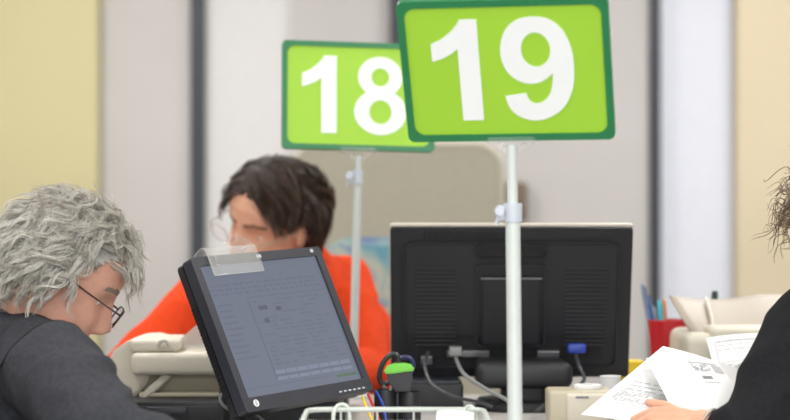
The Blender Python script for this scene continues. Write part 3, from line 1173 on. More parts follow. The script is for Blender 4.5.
# ================================================================= PRINTERS
def rbox_profile(x0, x1, z0, z1, r):
    return [(x0 + (x1 - x0) / 2 + a, z0 + (z1 - z0) / 2 + b) for a, b in rrect(x1 - x0, z1 - z0, r, 6)]


# black cash drawer and the ticket printer on it
t = thing('cash_drawer', 'flat black cash drawer under the beige printer', 'drawer', (-.40, 4.05, DZ))
dx0, dx1 = (118 - 395) * 3.9 / F, (345 - 395) * 3.9 / F
dtop = CZ - (401 - 210) * 3.88 / F
obj('housing', box(bmesh.new(), (dx0, 3.87, DZ), (dx1, 4.26, dtop), .004), M['black'], t)
obj('drawer_front', box(bmesh.new(), (dx0 + .008, 3.864, DZ + .004), (dx1 - .008, 3.872, dtop - .008), .002), M['black2'], t)
a = P(147, 414, 3.86); b = P(187, 407, 3.86)
obj('handle', box(bmesh.new(), (a.x, 3.856, a.z), (b.x, 3.866, b.z), .003), M['bezel'], t)

tp = thing('ticket_printer', 'beige ticket printer on the black drawer beside the tilted monitor', 'printer', (-.40, 4.06, dtop))
PY = 3.98


def Q(px, py, y=PY): p = P(px, py, y); return (p.x, p.z)


# side cheek with curved shoulder
ck = [Q(108, 399.5), Q(106, 372), Q(108, 360), Q(114, 350), Q(124, 343), Q(136, 339), Q(150, 338.5), Q(160, 341), Q(160, 352), Q(150, 362), Q(152, 372), Q(146, 384), Q(138, 394), Q(136, 399.5)]
ck = [(a, max(b, dtop)) for a, b in ck]
obj('side_cheek', prism(bmesh.new(), ck, PY, PY + .20, bev=.006), M['ivory'], tp)
bm = bmesh.new()
(xa, za), (xb, zb) = Q(133, 374), Q(262, 352)
box(bm, (xa, PY - .035, za), (xb, PY + .19, zb), .010, 3)
obj('front_cover', bm, M['ivory'], tp)
bm = bmesh.new()
(xa, za), (xb, zb) = Q(131, 352), Q(180, 339)
box(bm, (xa, PY - .02, za), (xb, PY + .15, zb), .008, 3)
obj('top_cover', bm, M['ivory'], tp)
bm = bmesh.new()
(xa, za), (xb, zb) = Q(140, 399), Q(256, 372)
box(bm, (xa, PY + .02, dtop), (xb, PY + .19, zb), .006)
obj('front_panel', bm, M['beige'], tp)
bm = bmesh.new()
(xa, za), (xb, zb) = Q(140, 400), Q(262, 396)
box(bm, (xa, PY - .02, dtop), (xb, PY + .19, dtop + .008), .003)
obj('base_plate', bm, M['beige'], tp)
bm = bmesh.new()
o_ = [Q(166, 372), Q(172, 376), Q(160, 388), Q(146, 399), Q(138, 399), Q(150, 386)]
prism(bm, o_, PY - .022, PY + .03, bev=.003)
obj('strut', bm, M['ivory'], tp)
bm = bmesh.new()
(xa, za), (xb, zb) = Q(195, 395, PY + .02), Q(240, 392.5, PY + .02)
box(bm, (xa, PY + .012, za), (xb, PY + .022, zb), .001)
(xa, za), (xb, zb) = Q(171, 377.5, PY - .034), Q(176, 374, PY - .034)
obj('paper_slot', bm, M['vent'], tp)
o = obj('latch', tube(bmesh.new(), smooth_path([P(158, 348, PY - .03), P(160, 342, PY - .03), P(166, 341, PY - .03), P(169, 346, PY - .03)], 5), .003, 8), M['silver'], tp)
# smoky sheet guide rising towards the monitor
bm = bmesh.new()
gp = [Q(166, 351), Q(232, 351), Q(232, 302), Q(210, 314), Q(192, 328)]
prism(bm, gp, PY + .05, PY + .053)
obj('sheet_guide', bm, M['smoke'], tp, smooth=False, label='smoky clear sheet guide')

# right-hand printer with a flared guide
t = thing('form_printer', 'ivory printer with a flared greige paper guide beside the red pen cup', 'printer', (.75, 4.2, DZ))
fx0, fx1 = (686 - 395) * 4.1 / F, 1.02
fz = CZ - (334 - 210) * 4.1 / F
bm = bmesh.new()
box(bm, (fx0, 4.08, DZ), (fx1, 4.36, fz), .018, 3)
obj('housing', bm, M['ivory'], t)
bm = bmesh.new()
a = P(712, 352, 4.07); b = P(850, 330, 4.07)
box(bm, (a.x, 4.055, a.z), (b.x if b.x < 1.0 else 1.0, 4.20, b.z + .004), .010, 3)
obj('front_cover', bm, M['ivory'], t)
bm = bmesh.new()
rows = []
for i in range(9):
    f = i / 8
    row = []
    for k in range(25):
        u = k / 24
        xl = (690 - 18 * (f ** .7) - 395) * 4.25 / F
        x = xl + (1.0 - xl) * u
        pxm = 395 + x * F / 4.25
        ytop = 295.5 + 5 * math.sin(min(1, max(0, (pxm - 672) / 90)) * PI) if pxm < 762 else 295.5
        z0_ = fz - .008
        z1_ = CZ - (ytop - 210) * 4.25 / F
        row.append(bm.verts.new((x, 4.16 + .10 * f + .05 * f * f - .03 * (1 - min(1, u * 7)) * f, z0_ + (z1_ - z0_) * f)))
    rows.append(row)
for a, b in zip(rows, rows[1:]):
    for k in range(24): bm.faces.new((a[k], a[k + 1], b[k + 1], b[k]))
o = obj('paper_guide', bm, M['greige'], t)
md = o.modifiers.new('s', 'SOLIDIFY'); md.thickness = .004; md.offset = 1
apply_mods(o)
x_ = (711 - 395) * 4.2 / F
obj('guide_rib', tube(bmesh.new(), [(x_, 4.158, fz - .004), (x_ + .002, 4.20, fz + .028), (x_ + .003, 4.29, CZ - (299 - 210) * 4.25 / F)], .003, 8), M['ivory'], t)

# small beige card reader
t = thing('card_reader', 'small beige card reader box below the wide monitor', 'card reader', (.3, 3.9, DZ))
a = P(549, 420, 3.84); b = P(614, 391, 3.84)
obj('housing', box(bmesh.new(), (a.x, 3.83, DZ), (b.x, 3.94, b.z), .006, 3), M['beige'], t)
a2 = P(566, 419, 3.83); b2 = P(612, 393.5, 3.83)
obj('front_panel', box(bmesh.new(), (a2.x, 3.824, DZ + .004), (b2.x, 3.836, b2.z), .006, 3), M['ivory'], t)
a3 = P(576, 398.5, 3.82); b3 = P(589, 396.5, 3.82)
obj('nameplate', box(bmesh.new(), (a3.x, 3.8225, a3.z), (b3.x, 3.826, b3.z)), M['ink2'], t, smooth=False)
c = P(588, 391, 3.88)
o = obj('tape_roll', lathe(bmesh.new(), [(.012, 0), (.024, 0), (.025, .002), (.025, .006), (.024, .008), (.012, .008), (.012, 0)], (c.x, 3.885, P(549, 391, 3.84).z), 32), M['paper'])
tag(o, 'small flat white tape roll lying on the beige card reader', 'tape')
a = P(609, 400, 4.05)
o = obj('paper_cup', lathe(bmesh.new(), [(0, 0), (.014, 0), (.019, .072), (.020, .074), (.018, .073), (.0135, .003), (0, .003)], (a.x, 4.02, DZ), 24), M['paper'])
tag(o, 'small white paper cup below the right edge of the wide monitor', 'cup')
a = P(628, 372, 4.3)
o = obj('note_block', box(bmesh.new(), (a.x - .022, 4.29, DZ), (a.x + .030, 4.35, CZ - (361 - 210) * 4.3 / F), .001, 1), M['yel'])
tag(o, 'yellow note block standing between the wide monitor and the red pen cup', 'note block')

# red pen cup and pens
cx, cy = (668 - 395) * 4.44 / F, 4.44
ctop = CZ - (320 - 210) * 4.44 / F
t = thing('pen_cup', 'red plastic pen cup holding pens on the counter', 'pen cup', (cx, cy, DZ))
obj('cup', lathe(bmesh.new(), [(0, 0), (.027, 0), (.029, .003), (.0405, ctop - DZ), (.039, ctop - DZ + .001), (.027, .005), (0, .005)], (cx, cy, DZ), 40), M['red'], t)
for lab, m_, bpx, tpx, tpy, r in (('grey blue pen leaning far left in the red cup', 'pengrey', 662, 642, 284, .0045), ('blue pen leaning left in the red cup', 'penblue', 664, 648, 296, .004),
                                  ('pale cyan pen standing upright in the red cup', 'pencyan', 667, 659, 300, .006), ('orange pencil in the red cup', 'pencil', 670, 663, 299, .004),
                                  ('grey steel pen at the back of the red cup', 'steel', 668, 653, 306, .004)):
    p0 = V(((bpx - 395) * cy / F, cy + random.Random(tpx).uniform(-.012, .012), DZ + .009)); p1 = P(tpx, tpy, cy + .012)
    pen = thing('pen' if 'pencil' not in lab else 'pencil', lab, 'pen' if 'pencil' not in lab else 'pencil', tuple(p0), group='pens in the red cup')
    obj('barrel', tube(bmesh.new(), [p0, p0.lerp(p1, .04), p0.lerp(p1, .86), p0.lerp(p1, .97), p1], [r * .3, r, r, r * .8, r * .6], 12), M[m_], pen)
    obj('clip', tube(bmesh.new(), [p0.lerp(p1, .98) + V((r, -r, 0)), p0.lerp(p1, .80) + V((r, -r, 0))], r * .3, 6), M['steel'] if m_ != 'pencil' else M['pencil'], pen)
o = thing('marker', 'dark green marker standing behind the flared paper guide', 'marker', tuple(P(712, 330, 4.44)))
p0 = V(((709 - 395) * 4.42 / F, 4.42, DZ + .0)); p1 = P(715, 291, 4.42)
mk_ = tube(bmesh.new(), [p0, p0.lerp(p1, .7)], .006, 14)
obj('barrel', mk_, M['pengreen'], o)
obj('cap', tube(bmesh.new(), [p0.lerp(p1, .7), p0.lerp(p1, .98), p1], [.007, .0065, .005], 14), M['pengreen'], o)

# ================================================================= DESK ORGANISER, SCISSORS, GREEN STAPLER
t = thing('desk_organiser', 'black two-cell desk organiser at the right corner of the tilted monitor', 'organiser', (.0, 3.87, DZ))
OY = 3.88
for (xa, xb, yt) in ((374, 397, 389.5), (398, 421, 391.5)):
    a = P(xa, 420, OY); b = P(xb, yt, OY)
    cxm = (a.x + b.x) / 2; rw = (b.x - a.x) / 2
    bm = bmesh.new()
    zt = b.z
    lathe(bm, [(0, DZ), (rw * .96, DZ), (rw, DZ + .003), (rw, zt - .004), (rw * .97, zt), (rw * .9, zt), (rw * .88, DZ + .005), (0, DZ + .005)], (cxm, OY, 0), 32)
    obj('cell', bm, M['black'], t)
    bm = bmesh.new()
obj('cell_joint', box(bmesh.new(), (P(394, 0, OY).x, OY - .006, DZ), (P(401, 0, OY).x, OY + .006, P(0, 393, OY).z)), M['black'], t, smooth=False)
sc_ = thing('scissors', 'scissors with navy and black loop handles standing in the black organiser', 'scissors', tuple(P(388, 392, OY)))


def loop(cx_, cy_, rx, ry, Y, rot, r):
    pts = []
    for k in range(28):
        a = 2 * PI * k / 28
        u, w = rx * math.cos(a), ry * math.sin(a)
        pts.append(P(cx_ + u * math.cos(rot) - w * math.sin(rot), cy_ + u * math.sin(rot) + w * math.cos(rot), Y))
    return tube(bmesh.new(), pts, r, 10, closed=True)


obj('handle', loop(389, 369, 8, 16, OY - .008, R(24), .0048), M['black'], sc_)
obj('handle', loop(405, 366, 8, 9, OY + .012, R(20), .0045), M['handleb'], sc_, label='navy handle')
bm = bmesh.new()
tube(bm, [P(384, 384, OY - .008), P(385, 398, OY - .004), P(386, 412, OY)], [.005, .004, .002], 8)
tube(bm, [P(399, 374, OY + .012), P(389, 395, OY + .006), P(386, 412, OY)], [.005, .004, .002], 8)
obj('blade', bm, M['steel'], sc_)
st = thing('stapler', 'small stapler with a lime green top standing on the black organiser', 'stapler', tuple(P(400, 390, OY)))
a = P(385, 372.5, OY - .014)
ol = [(384, 371), (387, 366), (394, 363.5), (404, 363), (411, 364.5), (414, 368), (413, 370.5), (405, 371.5), (395, 373), (387, 373.5)]
bm = prism(bmesh.new(), [(P(x, y, OY - .02).x, P(x, y, OY - .02).z) for x, y in ol], OY - .034, OY - .006, bev=.003)
obj('top_cover', bm, M['limep'], st, label='lime green top cover')
ol = [(386, 373), (396, 372.5), (406, 371), (412, 370), (413, 380), (410, 391), (396, 391), (389, 383)]
bm = prism(bmesh.new(), [(P(x, y, OY - .02).x, P(x, y, OY - .02).z) for x, y in ol], OY - .032, OY - .008, bev=.003)
obj('body', bm, M['black'], st)

# ================================================================= WIRE BASKET WITH PAPERS
t = thing('wire_basket', 'white coated wire basket in the foreground below the tilted monitor', 'basket', (.02, 3.2, DZ))
bx0, bx1 = (307 - 395) * 3.28 / F, (484 - 395) * 3.28 / F
bz = CZ - (409.5 - 210) * 3.30 / F
byc, byd = 3.19, .22


def rr3(w, d, r, cx_, cy_, z): return [V((a, b, z)) for a, b in rrect(w, d, r, 8, cx_, cy_)]


bcx = (bx0 + bx1) / 2
obj('rim', tube(bmesh.new(), rr3(bx1 - bx0, byd, .03, bcx, byc, bz), .0038, 10, closed=True), M['wire'], t)
obj('bottom_ring', tube(bmesh.new(), rr3(bx1 - bx0 - .03, byd - .03, .025, bcx, byc, DZ + .004), .003, 8, closed=True), M['wire'], t)
bm = bmesh.new()
for k in range(4):
    x = bx0 + .05 + k * (bx1 - bx0 - .10) / 3
    tube(bm, smooth_path([(x, byc - byd / 2, bz), (x, byc - byd / 2 + .015, DZ + .004), (x, byc + byd / 2 - .015, DZ + .004), (x, byc + byd / 2, bz)], 6), .0018, 6)
obj('wires', bm, M['wire'], t)
bm = tube(bmesh.new(), smooth_path([P(333, 425, 3.28), P(334, 412, 3.29), P(338, 405.5, 3.3), P(345, 405, 3.3), P(349, 411, 3.3), P(350, 425, 3.3)], 6), .0030, 8)
obj('handle', bm, M['wire'], t)
bm = tube(bmesh.new(), smooth_path([P(462, 425, 3.28), P(464, 411, 3.29), P(468, 406, 3.3), P(474, 409, 3.3), P(477, 425, 3.3)], 6), .0024, 8)
obj('handle', bm, M['wire'], t)


def sheet(name, label, cat, corners, bulge=.0, nu=14, nv=14, group=None, prints=(), thick=.0006, m='paper', curlfn=None):
    """corners: top left, top right, bottom right, bottom left (world)"""
    A, B, C, D = [V(c) for c in corners]
    nrm = (B - A).cross(D - A).normalized()
    if nrm.y > 0: nrm = -nrm

    def pt(u, v, off=0):
        p = A.lerp(B, u).lerp(D.lerp(C, u), v)
        return p + nrm * (bulge * 4 * u * (1 - u) + off + (curlfn(u, v) if curlfn else 0))
    t = thing(name, label, cat, tuple(pt(.5, 1)), group=group)
    bm = bmesh.new()
    gr = [[[bm.verts.new(pt(i / nu, j / nv, o)) for j in range(nv + 1)] for i in range(nu + 1)] for o in (0, -thick)]
    for i in range(nu):
        for j in range(nv):
            bm.faces.new((gr[0][i][j], gr[0][i + 1][j], gr[0][i + 1][j + 1], gr[0][i][j + 1]))
            bm.faces.new((gr[1][i][j + 1], gr[1][i + 1][j + 1], gr[1][i + 1][j], gr[1][i][j]))
    for i in range(nu):
        for j in (0, nv): bm.faces.new((gr[0][i][j], gr[0][i + 1][j], gr[1][i + 1][j], gr[1][i][j]))
    for j in range(nv):
        for i in (0, nu): bm.faces.new((gr[0][i][j], gr[0][i][j + 1], gr[1][i][j + 1], gr[1][i][j]))
    obj('leaf', bm, M[m], t)
    if prints:
        bm = bmesh.new()
        for (u0, v0, u1, v1, mi) in prints:
            n = max(1, int((u1 - u0) * nu))
            for k in range(n):
                a = u0 + (u1 - u0) * k / n; b = u0 + (u1 - u0) * (k + 1) / n
                f = bm.faces.new([bm.verts.new(pt(*q, .0005)) for q in ((a, v0), (b, v0), (b, v1), (a, v1))])
                f.material_index = mi
        obj('print', bm, [M['ink'], M['ink2']], t, smooth=False, label='grey printed lines')
    return t


sheet('receipt', 'white slip of paper standing in the wire basket', 'paper',
      [P(437, 411, 3.28), P(474, 412.5, 3.28), V((P(472, 440, 3.24).x, 3.2, DZ + .008)), V((P(432, 440, 3.24).x, 3.2, DZ + .008))], .004)

# ================================================================= PEOPLE
def legs(person, pelvis, fdir, side, knee_len=.44, z_seat=.53, foot_drop=.0, shorten=1.0):
    """seated legs: trousers and shoes"""
    f = V(fdir).normalized(); s = V(side).normalized()
    ch = [[(pelvis + s * -.09, .125), (pelvis + s * .09, .125)]]
    shoes = []
    for k in (-1, 1):
        hip = pelvis + s * (.095 * k)
        knee = V((hip.x, hip.y, 0)) + f * knee_len * shorten + s * (.04 * k); knee.z = .50
        ank = V((knee.x, knee.y, .10)) + f * -.03
        ch.append([(hip, .10), (hip.lerp(knee, .5), .085), (knee, .066), (knee.lerp(ank, .4), .062), (ank, .052)])
        shoes.append((ank, f))
    blob('trousers', ch, .010, person, M['trouser'], smooth=4)
    for ank, ff in shoes:
        c = [[(V((ank.x, ank.y, .055)) - ff * .02, .045), (V((ank.x, ank.y, .043)) + ff * .08, .040), (V((ank.x, ank.y, .036)) + ff * .17, .034)]]
        o = blob('shoe', c, .008, person, M['shoe'], smooth=3)
        off = person.location
        for v in o.data.vertices:
            if v.co.z + off.z < .004: v.co.z = .004 - off.z
    return


def chair(label, seat_c, fdir, m, back_top, back_w=.44, group='office chairs', back_off=.245, back_bottom=.50):
    f = V((fdir[0], fdir[1], 0)).normalized(); s = V((-f.y, f.x, 0))
    t = thing('office_chair', label, 'chair', (seat_c[0], seat_c[1], 0))
    RMt = Matrix.Translation((seat_c[0], seat_c[1], 0)) @ Matrix((( s.x, -f.x, 0, 0), (s.y, -f.y, 0, 0), (0, 0, 1, 0), (0, 0, 0, 1)))
    # local: x = side, y = backwards
    def pl(bm):
        bmesh.ops.transform(bm, matrix=RMt, verts=bm.verts); return bm
    bm = prism(bmesh.new(), rrect(.46, .44, .08, 8), .355, .405, axis='z', bev=.018)
    obj('seat', pl(bm), m, t)
    bm = bmesh.new()
    zb, zt = back_bottom, back_top
    pts = rrect(back_w, zt - zb, .09, 8, 0, (zb + zt) / 2)
    prism(bm, pts, back_off, back_off + .055, bev=.02)
    for v in bm.verts: v.co.y += .10 * ((v.co.z - .5)) - .25 * v.co.x ** 2
    obj('backrest', pl(bm), m, t)
    obj('back_support', pl(tube(bmesh.new(), smooth_path([(0, .1, .345), (0, back_off + .03, .35), (0, back_off + .085, .48), (0, back_off + .09, .62)] + ([(0, back_off + .085, .82)] if back_bottom > .6 else []), 6), .018, 12)), M['black'], t)
    obj('column', pl(tube(bmesh.new(), [(0, 0, .10), (0, 0, .357)], .025, 16)), M['black'], t)
    for k in range(5):
        a = 2 * PI * k / 5 + .3
        c, q = math.cos(a), math.sin(a)
        bm = tube(bmesh.new(), [(0, 0, .10), (c * .27, q * .27, .065)], [.024, .014], 10)
        l = obj('leg', pl(bm), M['black'], t)
        bm = lathe(bmesh.new(), [(0, -.012), (.022, -.012), (.026, -.006), (.026, .006), (.022, .012), (0, .012)], (c * .27, q * .27, .0265), 20, Matrix.Rotation(a, 4, 'Z') @ Matrix.Rotation(R(90), 4, 'X'))
        obj('caster', pl(bm), M['black'], l)
    return t


def torso_chains(pel, chest, neck, sL, sR, rs):
    """pelvis, chest and neck points, both shoulders"""
    side = (sR - sL).normalized()
    w = rs['waist']; c = rs['chest']
    mid = pel.lerp(chest, .5)
    out = []
    for k in (-1, 0, 1):
        out.append([(pel + side * (k * w * .45), w), (mid + side * (k * w * .42), w * .96), (chest + side * (k * c * .55), c), (chest.lerp(neck, .55) + side * (k * c * .30), c * .72)])
    out.append([(sL, rs['sh']), (neck.lerp(sL, .45) + V((0, 0, -.035)), rs['sh'] * 1.05), (neck + V((0, 0, -.05)), rs['sh'] * 1.08), (neck.lerp(sR, .45) + V((0, 0, -.035)), rs['sh'] * 1.05), (sR, rs['sh'])])
    return out


def fold(scale, amp, seed, dirv=V((0, 0, 1))):
    s = V((seed, seed * 1.7, seed * .3))
    def fn(p, n):
        q = p * scale + s
        a = noise.noise(q)
        b = noise.noise(q * 2.3 + V((5, 5, 5)))
        return amp * (-(abs(a)) + .5 * b)
    return fn


# ---------------------------------------------------------------- the grey-haired man
MY = 3.50
mloc = P(60, 275, MY)
MH = Matrix.Translation(mloc) @ Matrix.Rotation(R(11), 4, 'Z') @ Matrix.Rotation(R(33), 4, 'Y') @ Matrix.Rotation(R(3), 4, 'X')
man = thing('person', 'grey-haired person in a charcoal jacket and dark glasses leaning over the desk at left', 'person', (-.86, 3.52, 0))
pel = V((-.88, 3.53, .535)); chest = V((-.70, 3.52, .80)); neck = V((-.615, 3.53, .945))
shR = P(56, 373, 3.30); shL = V((-.63, 3.72, .885))
elR = V((-.405, 3.10, .800)); wrR = V((-.225, 3.02, .772))
elL = V((-.69, 3.715, .70)); wrL = V((-.56, 3.66, .635))
headb = head_bm(); bmesh.ops.transform(headb, matrix=MH, verts=headb.verts)
ch = [[(neck + V((-.03, 0, -.08)), .062), (neck, .058), (MH @ V((-.03, 0, -.05)), .056)],
      [(MH @ V((.0, 0, -.075)), .050), (neck + V((.03, 0, -.03)), .052)],
      [(chest, .10), (pel, .10)], [(shL, .045), (neck + V((0, 0, -.05)), .05), (shR, .045)],
      [(shR, .045), (elR, .038), (elR.lerp(wrR, .4), .036), (wrR, .025)], [(shL, .045), (elL, .038), (elL.lerp(wrL, .4), .036), (wrL, .025)]]
ch += hand_chains(wrR, (.92, -.35, .0), (0, -.1, 1), (.3, .9, .1), (.35, .38, .40, .42), 1.0)
ch += hand_chains(wrL, (.6, -.75, -.1), (.1, 0, 1), (-.5, -.5, 0), (.3, .32, .34, .36), 1.0)
body = blob('body', ch, .0034, man, [M['skin2'], M['browg'], M['lips']], smooth=3, extra=[headb])
paint_face(body, MH, man.location, 1, 2)
eyes(man, MH, 1, (1, 0, -.15))
jc = torso_chains(pel, chest, neck, shL, shR, {'waist': .135, 'chest': .125, 'sh': .068})
jc += [[(shR, .074), (shR.lerp(elR, .5), .070), (elR, .056), (elR.lerp(wrR, .5), .040), (elR.lerp(wrR, .95), .030)],
       [(shL, .070), (shL.lerp(elL, .5), .066), (elL, .058), (elL.lerp(wrL, .5), .052), (elL.lerp(wrL, .95), .040)],
       [(neck + V((-.035, 0, -.05)), .082), (neck + V((-.012, 0, .0)), .074)]]


def man_fold(p, n):
    q = p * 9
    a = noise.noise(V((q.x * 1.1 + q.z * .9, q.y * 1.0, q.z * 1.6 - q.x * .8)) + V((3, 1, 2)))
    b = noise.noise(p * 26)
    f = .006 * (1 - abs(a) * 2.4) + .002 * b
    return f


jk = blob('jacket', jc, .0055, man, M['jacket'], smooth=9, wrinkle=man_fold)


def seam_ring(cloth, person, c, axis, rad, name='sleeve_seam', m='seam', r=.0022):
    axis = V(axis).normalized(); u = axis.orthogonal().normalized(); w_ = axis.cross(u)
    pts = []
    for k in range(48):
        q = c + (u * math.cos(2 * PI * k / 48) + w_ * math.sin(2 * PI * k / 48)) * rad - person.location
        ok, loc, nn, fi = cloth.closest_point_on_mesh(q)
        pts.append(loc + nn * .0006 + person.location)
    pts = [(pts[i - 1] + pts[i] + pts[(i + 1) % 48]) / 3 for i in range(48)]
    obj(name, tube(bmesh.new(), pts, r, 8, closed=True), M[m], person)


seam_ring(jk, man, shR.lerp(neck, .16) + V((-.01, 0, 0)), (elR - shR).normalized() + (shR - neck).normalized() * 1.1, .12)
seam_ring(jk, man, elR.lerp(wrR, .92), wrR - elR, .07, 'cuff_seam')
legs(man, pel, (1, .05, 0), (0.05, -1, 0), .40)
# raised seams of the sleeve
# hair
def man_flow(d):
    if d.x > .35 and d.z > .3:
        return V((-.55, .25 * (1 if d.y > 0 else -1), .25))
    return V((-.55, .35 * d.y, -.75 if d.x < .2 else -.25))


def man_mask(d):
    hl = -.16 + (.95 * d.x if d.x > 0 else .80 * d.x)
    return d.z > max(hl, -.80)


obj('hair_base', cap_bm(MH, .006, man_mask, bump=.008), M['hairgreycap'], man)
bm = locks(MH, man_mask, man_flow, 340, 20, (.045, .10), (.004, .020), (.003, .0085), (.030, .06), 11, .00042, .0036, curl_end=.012)
b2 = locks(MH, lambda d: d.x > .45 and .42 < d.z < .80, lambda d: V((.75, .1 * d.y, -.45)), 34, 12, (.035, .065), (.012, .028), (.003, .008), (.03, .06), 5, .00055, .003, curl_end=.012)
merge(bm, b2)
b3 = locks(MH, lambda d: man_mask(d) and d.z < .2 and d.x < .32, lambda d: V((-.35, 0, -1)), 220, 16, (.035, .080), (.008, .024), (.003, .009), (.035, .06), 8, .00055, .0032, ground=-.80, curl_end=.014)
merge(bm, b3)
obj('hair', bm, M['hairgrey'], man, label='wavy grey hair')
glasses(man, MH, M['glassrim'], .0013, w=.050, h=.031, px=.114, pz=-.008, tilt=4)
chair('charcoal office chair under the grey-haired person', (-.90, 3.53), (1, .0), M['charchair'], .90, back_off=.26)

# ---------------------------------------------------------------- the woman in orange
WY = 4.66
wl = V((-.2703 * WY / 4.62, WY, CZ + (1.1275 - CZ) * WY / 4.62))
wl = V((-.262, WY, 1.101))
wcut = lambda q: q.x > -.03 and q.z < .018 - .30 * max(0, q.x - .02)
HS = 1.03
WH = Matrix.Translation(wl) @ Matrix.Rotation(R(226), 4, 'Z') @ Matrix.Rotation(R(18.7), 4, 'Y') @ Matrix.Rotation(R(-22), 4, 'X') @ Matrix.Scale(HS, 4)
wom = thing('person', 'dark-haired person in an orange sweater and glasses looking down behind the tilted monitor', 'person', (-.12, 4.93, 0))
pel = V((-.10, 4.97, .535)); neck = P(301, 258, 4.76); chest = V((-.17, 4.86, .82))
shA = P(203, 300, 4.68); shB = P(345, 284, 4.84)
elA = P(128, 372, 4.62); wrA = V((-.40, 4.47, DZ + .032))
elB = P(368, 372, 4.70); wrB = V((-.16, 4.50, DZ + .04))
headb = head_bm(); bmesh.ops.transform(headb, matrix=WH, verts=headb.verts)
ch = [[(neck + V((0, .02, -.07)), .055), (neck, .052), (WH @ V((-.028, 0, -.05)), .052)],
      [(WH @ V((-.005, 0, -.07)), .046), (neck + V((0, 0, -.02)), .048)],
      [(chest, .10), (pel, .10)], [(shA, .04), (neck + V((0, .01, -.06)), .05), (shB, .04)],
      [(shA, .04), (elA, .034), (elA.lerp(wrA, .4), .033), (wrA, .023)], [(shB, .04), (elB, .034), (elB.lerp(wrB, .4), .033), (wrB, .023)]]
ch += hand_chains(wrA, (.8, -.45, -.03), (0, 0, 1), (.5, .5, 0), (.3, .33, .36, .4), .95)
ch += hand_chains(wrB, (-.8, -.4, -.05), (0, 0, 1), (-.4, .6, 0), (.3, .33, .36, .4), .95)
body = blob('body', ch, .0036, wom, [M['skin'], M['browd'], M['lips']], smooth=3, extra=[headb])
paint_face(body, WH, wom.location, 1, 2)
eyes(wom, WH, HS, (1, 0, -.15))
jc = torso_chains(pel, chest, neck, shA, shB, {'waist': .125, 'chest': .118, 'sh': .060})
jc += [[(shA, .064), (shA.lerp(elA, .5), .058), (elA, .052), (elA.lerp(wrA, .5), .046), (elA.lerp(wrA, .94), .036)],
       [(shB, .062), (shB.lerp(elB, .5), .056), (elB, .050), (elB.lerp(wrB, .5), .046), (elB.lerp(wrB, .94), .036)],
       [(neck + V((0, .01, -.06)), .075), (neck + V((.0, .008, -.018)), .064)]]


def wom_fold(p, n):
    a = noise.noise(V((p.x * 8 + p.z * 5, p.y * 8, p.z * 9 - p.x * 6)) + V((7, 3, 1)))
    return .006 * (1 - abs(a) * 2.2)


blob('sweater', jc, .006, wom, M['orange'], smooth=9, wrinkle=wom_fold)
legs(wom, pel, (-.35, -.94, 0), (.94, -.35, 0), .40)


def wom_mask(d):
    if d.x > .0: return d.z > .12 + .62 * d.x ** 1.3 - .10 * (abs(d.y))
    return d.z > -.05 + 1.1 * d.x and d.z > -.80


def wom_flow(d):
    s = 1 if d.y > -.15 else -1
    return V((-.28, s * 1.0 * max(0, d.z), -.85)) if d.x < .55 else V((-.10, s * 1.2, -.45))


obj('hair_base', cap_bm(WH, .010, wom_mask, bump=.004), M['hairdarkcap'], wom)
bm = locks(WH, lambda d: wom_mask(d) and d.z > -.3, wom_flow, 330, 14, (.09, .15), (.005, .018), (.001, .004), (.08, .16), 21, .00075, .0042, ground=-.30, cut=wcut)
merge(bm, locks(WH, lambda d: wom_mask(d) and d.z < .35 and d.x < .35, lambda d: V((-.15, 0, -1)), 170, 14, (.06, .11), (.010, .024), (.001, .004), (.08, .16), 22, .00075, .0042, ground=-.25, cut=wcut))
merge(bm, locks(WH, lambda d: wom_mask(d) and d.x < .0 and d.z < .75, lambda d: V((-.2, 0, -1)), 190, 14, (.07, .12), (.018, .032), (.001, .004), (.08, .16), 23, .00075, .0042, ground=-.35, cut=wcut))
obj('hair', bm, M['hairdark'], wom, label='dark brown bobbed hair')
glasses(wom, WH, M['glassrim2'], .0012, w=.050, h=.034, px=.116, pz=-.004, tilt=6)
chair('office chair with a blue, teal and pale green patterned backrest behind the orange sweater', (-.09, 4.99), (-.42, -.90), M['seatfab'], 1.055, back_w=.50, back_off=.235, back_bottom=.79)

# ---------------------------------------------------------------- the clerk in black at the right
CY_ = 3.50
cl = thing('person', 'curly-haired person in a black top holding white papers at the right edge', 'person', (.98, 3.62, 0))
CH = Matrix.Translation(V((.756, 3.52, 1.088))) @ Matrix.Rotation(R(172), 4, 'Z') @ Matrix.Rotation(R(30), 4, 'Y') 
pel = V((.98, 3.62, .535)); neck = V((.815, 3.56, 1.01)); chest = V((.88, 3.58, .83))
shN = P(820, 338, 3.42); shFar = V((.80, 3.76, .93))
elN = P(764, 447, 3.28); wrN = P(702, 424, 3.34)
elFar = V((.665, 3.90, .80)); wrFar = V((.56, 3.72, .80))
headb = head_bm(); bmesh.ops.transform(headb, matrix=CH, verts=headb.verts)
ch = [[(neck + V((.02, 0, -.07)), .055), (neck, .052), (CH @ V((-.028, 0, -.05)), .052)],
      [(CH @ V((-.005, 0, -.07)), .046), (neck + V((0, 0, -.02)), .048)],
      [(chest, .10), (pel, .10)], [(shN, .04), (neck + V((0, .01, -.06)), .05), (shFar, .04)],
      [(shN, .04), (elN, .034), (elN.lerp(wrN, .5), .032), (wrN, .023)], [(shFar, .04), (elFar, .034), (elFar.lerp(wrFar, .4), .033), (wrFar, .023)]]
ch += hand_chains(wrN, (-.96, .16, .0), (-.05, -.55, .83), (.1, .83, .55), (1.05, 1.1, 1.15, 1.2), .86, thumb=(.45, -.1))
ch += hand_chains(wrFar, (-.65, -.6, 0), (-.2, .3, .9), (.6, -.6, 0), (.3, .33, .36, .4), .95)
body = blob('body', ch, .0030, cl, [M['skin'], M['browd'], M['lips']], smooth=3, extra=[headb])
paint_face(body, CH, cl.location, 1, 2)
eyes(cl, CH, 1, (1, 0, -.15))
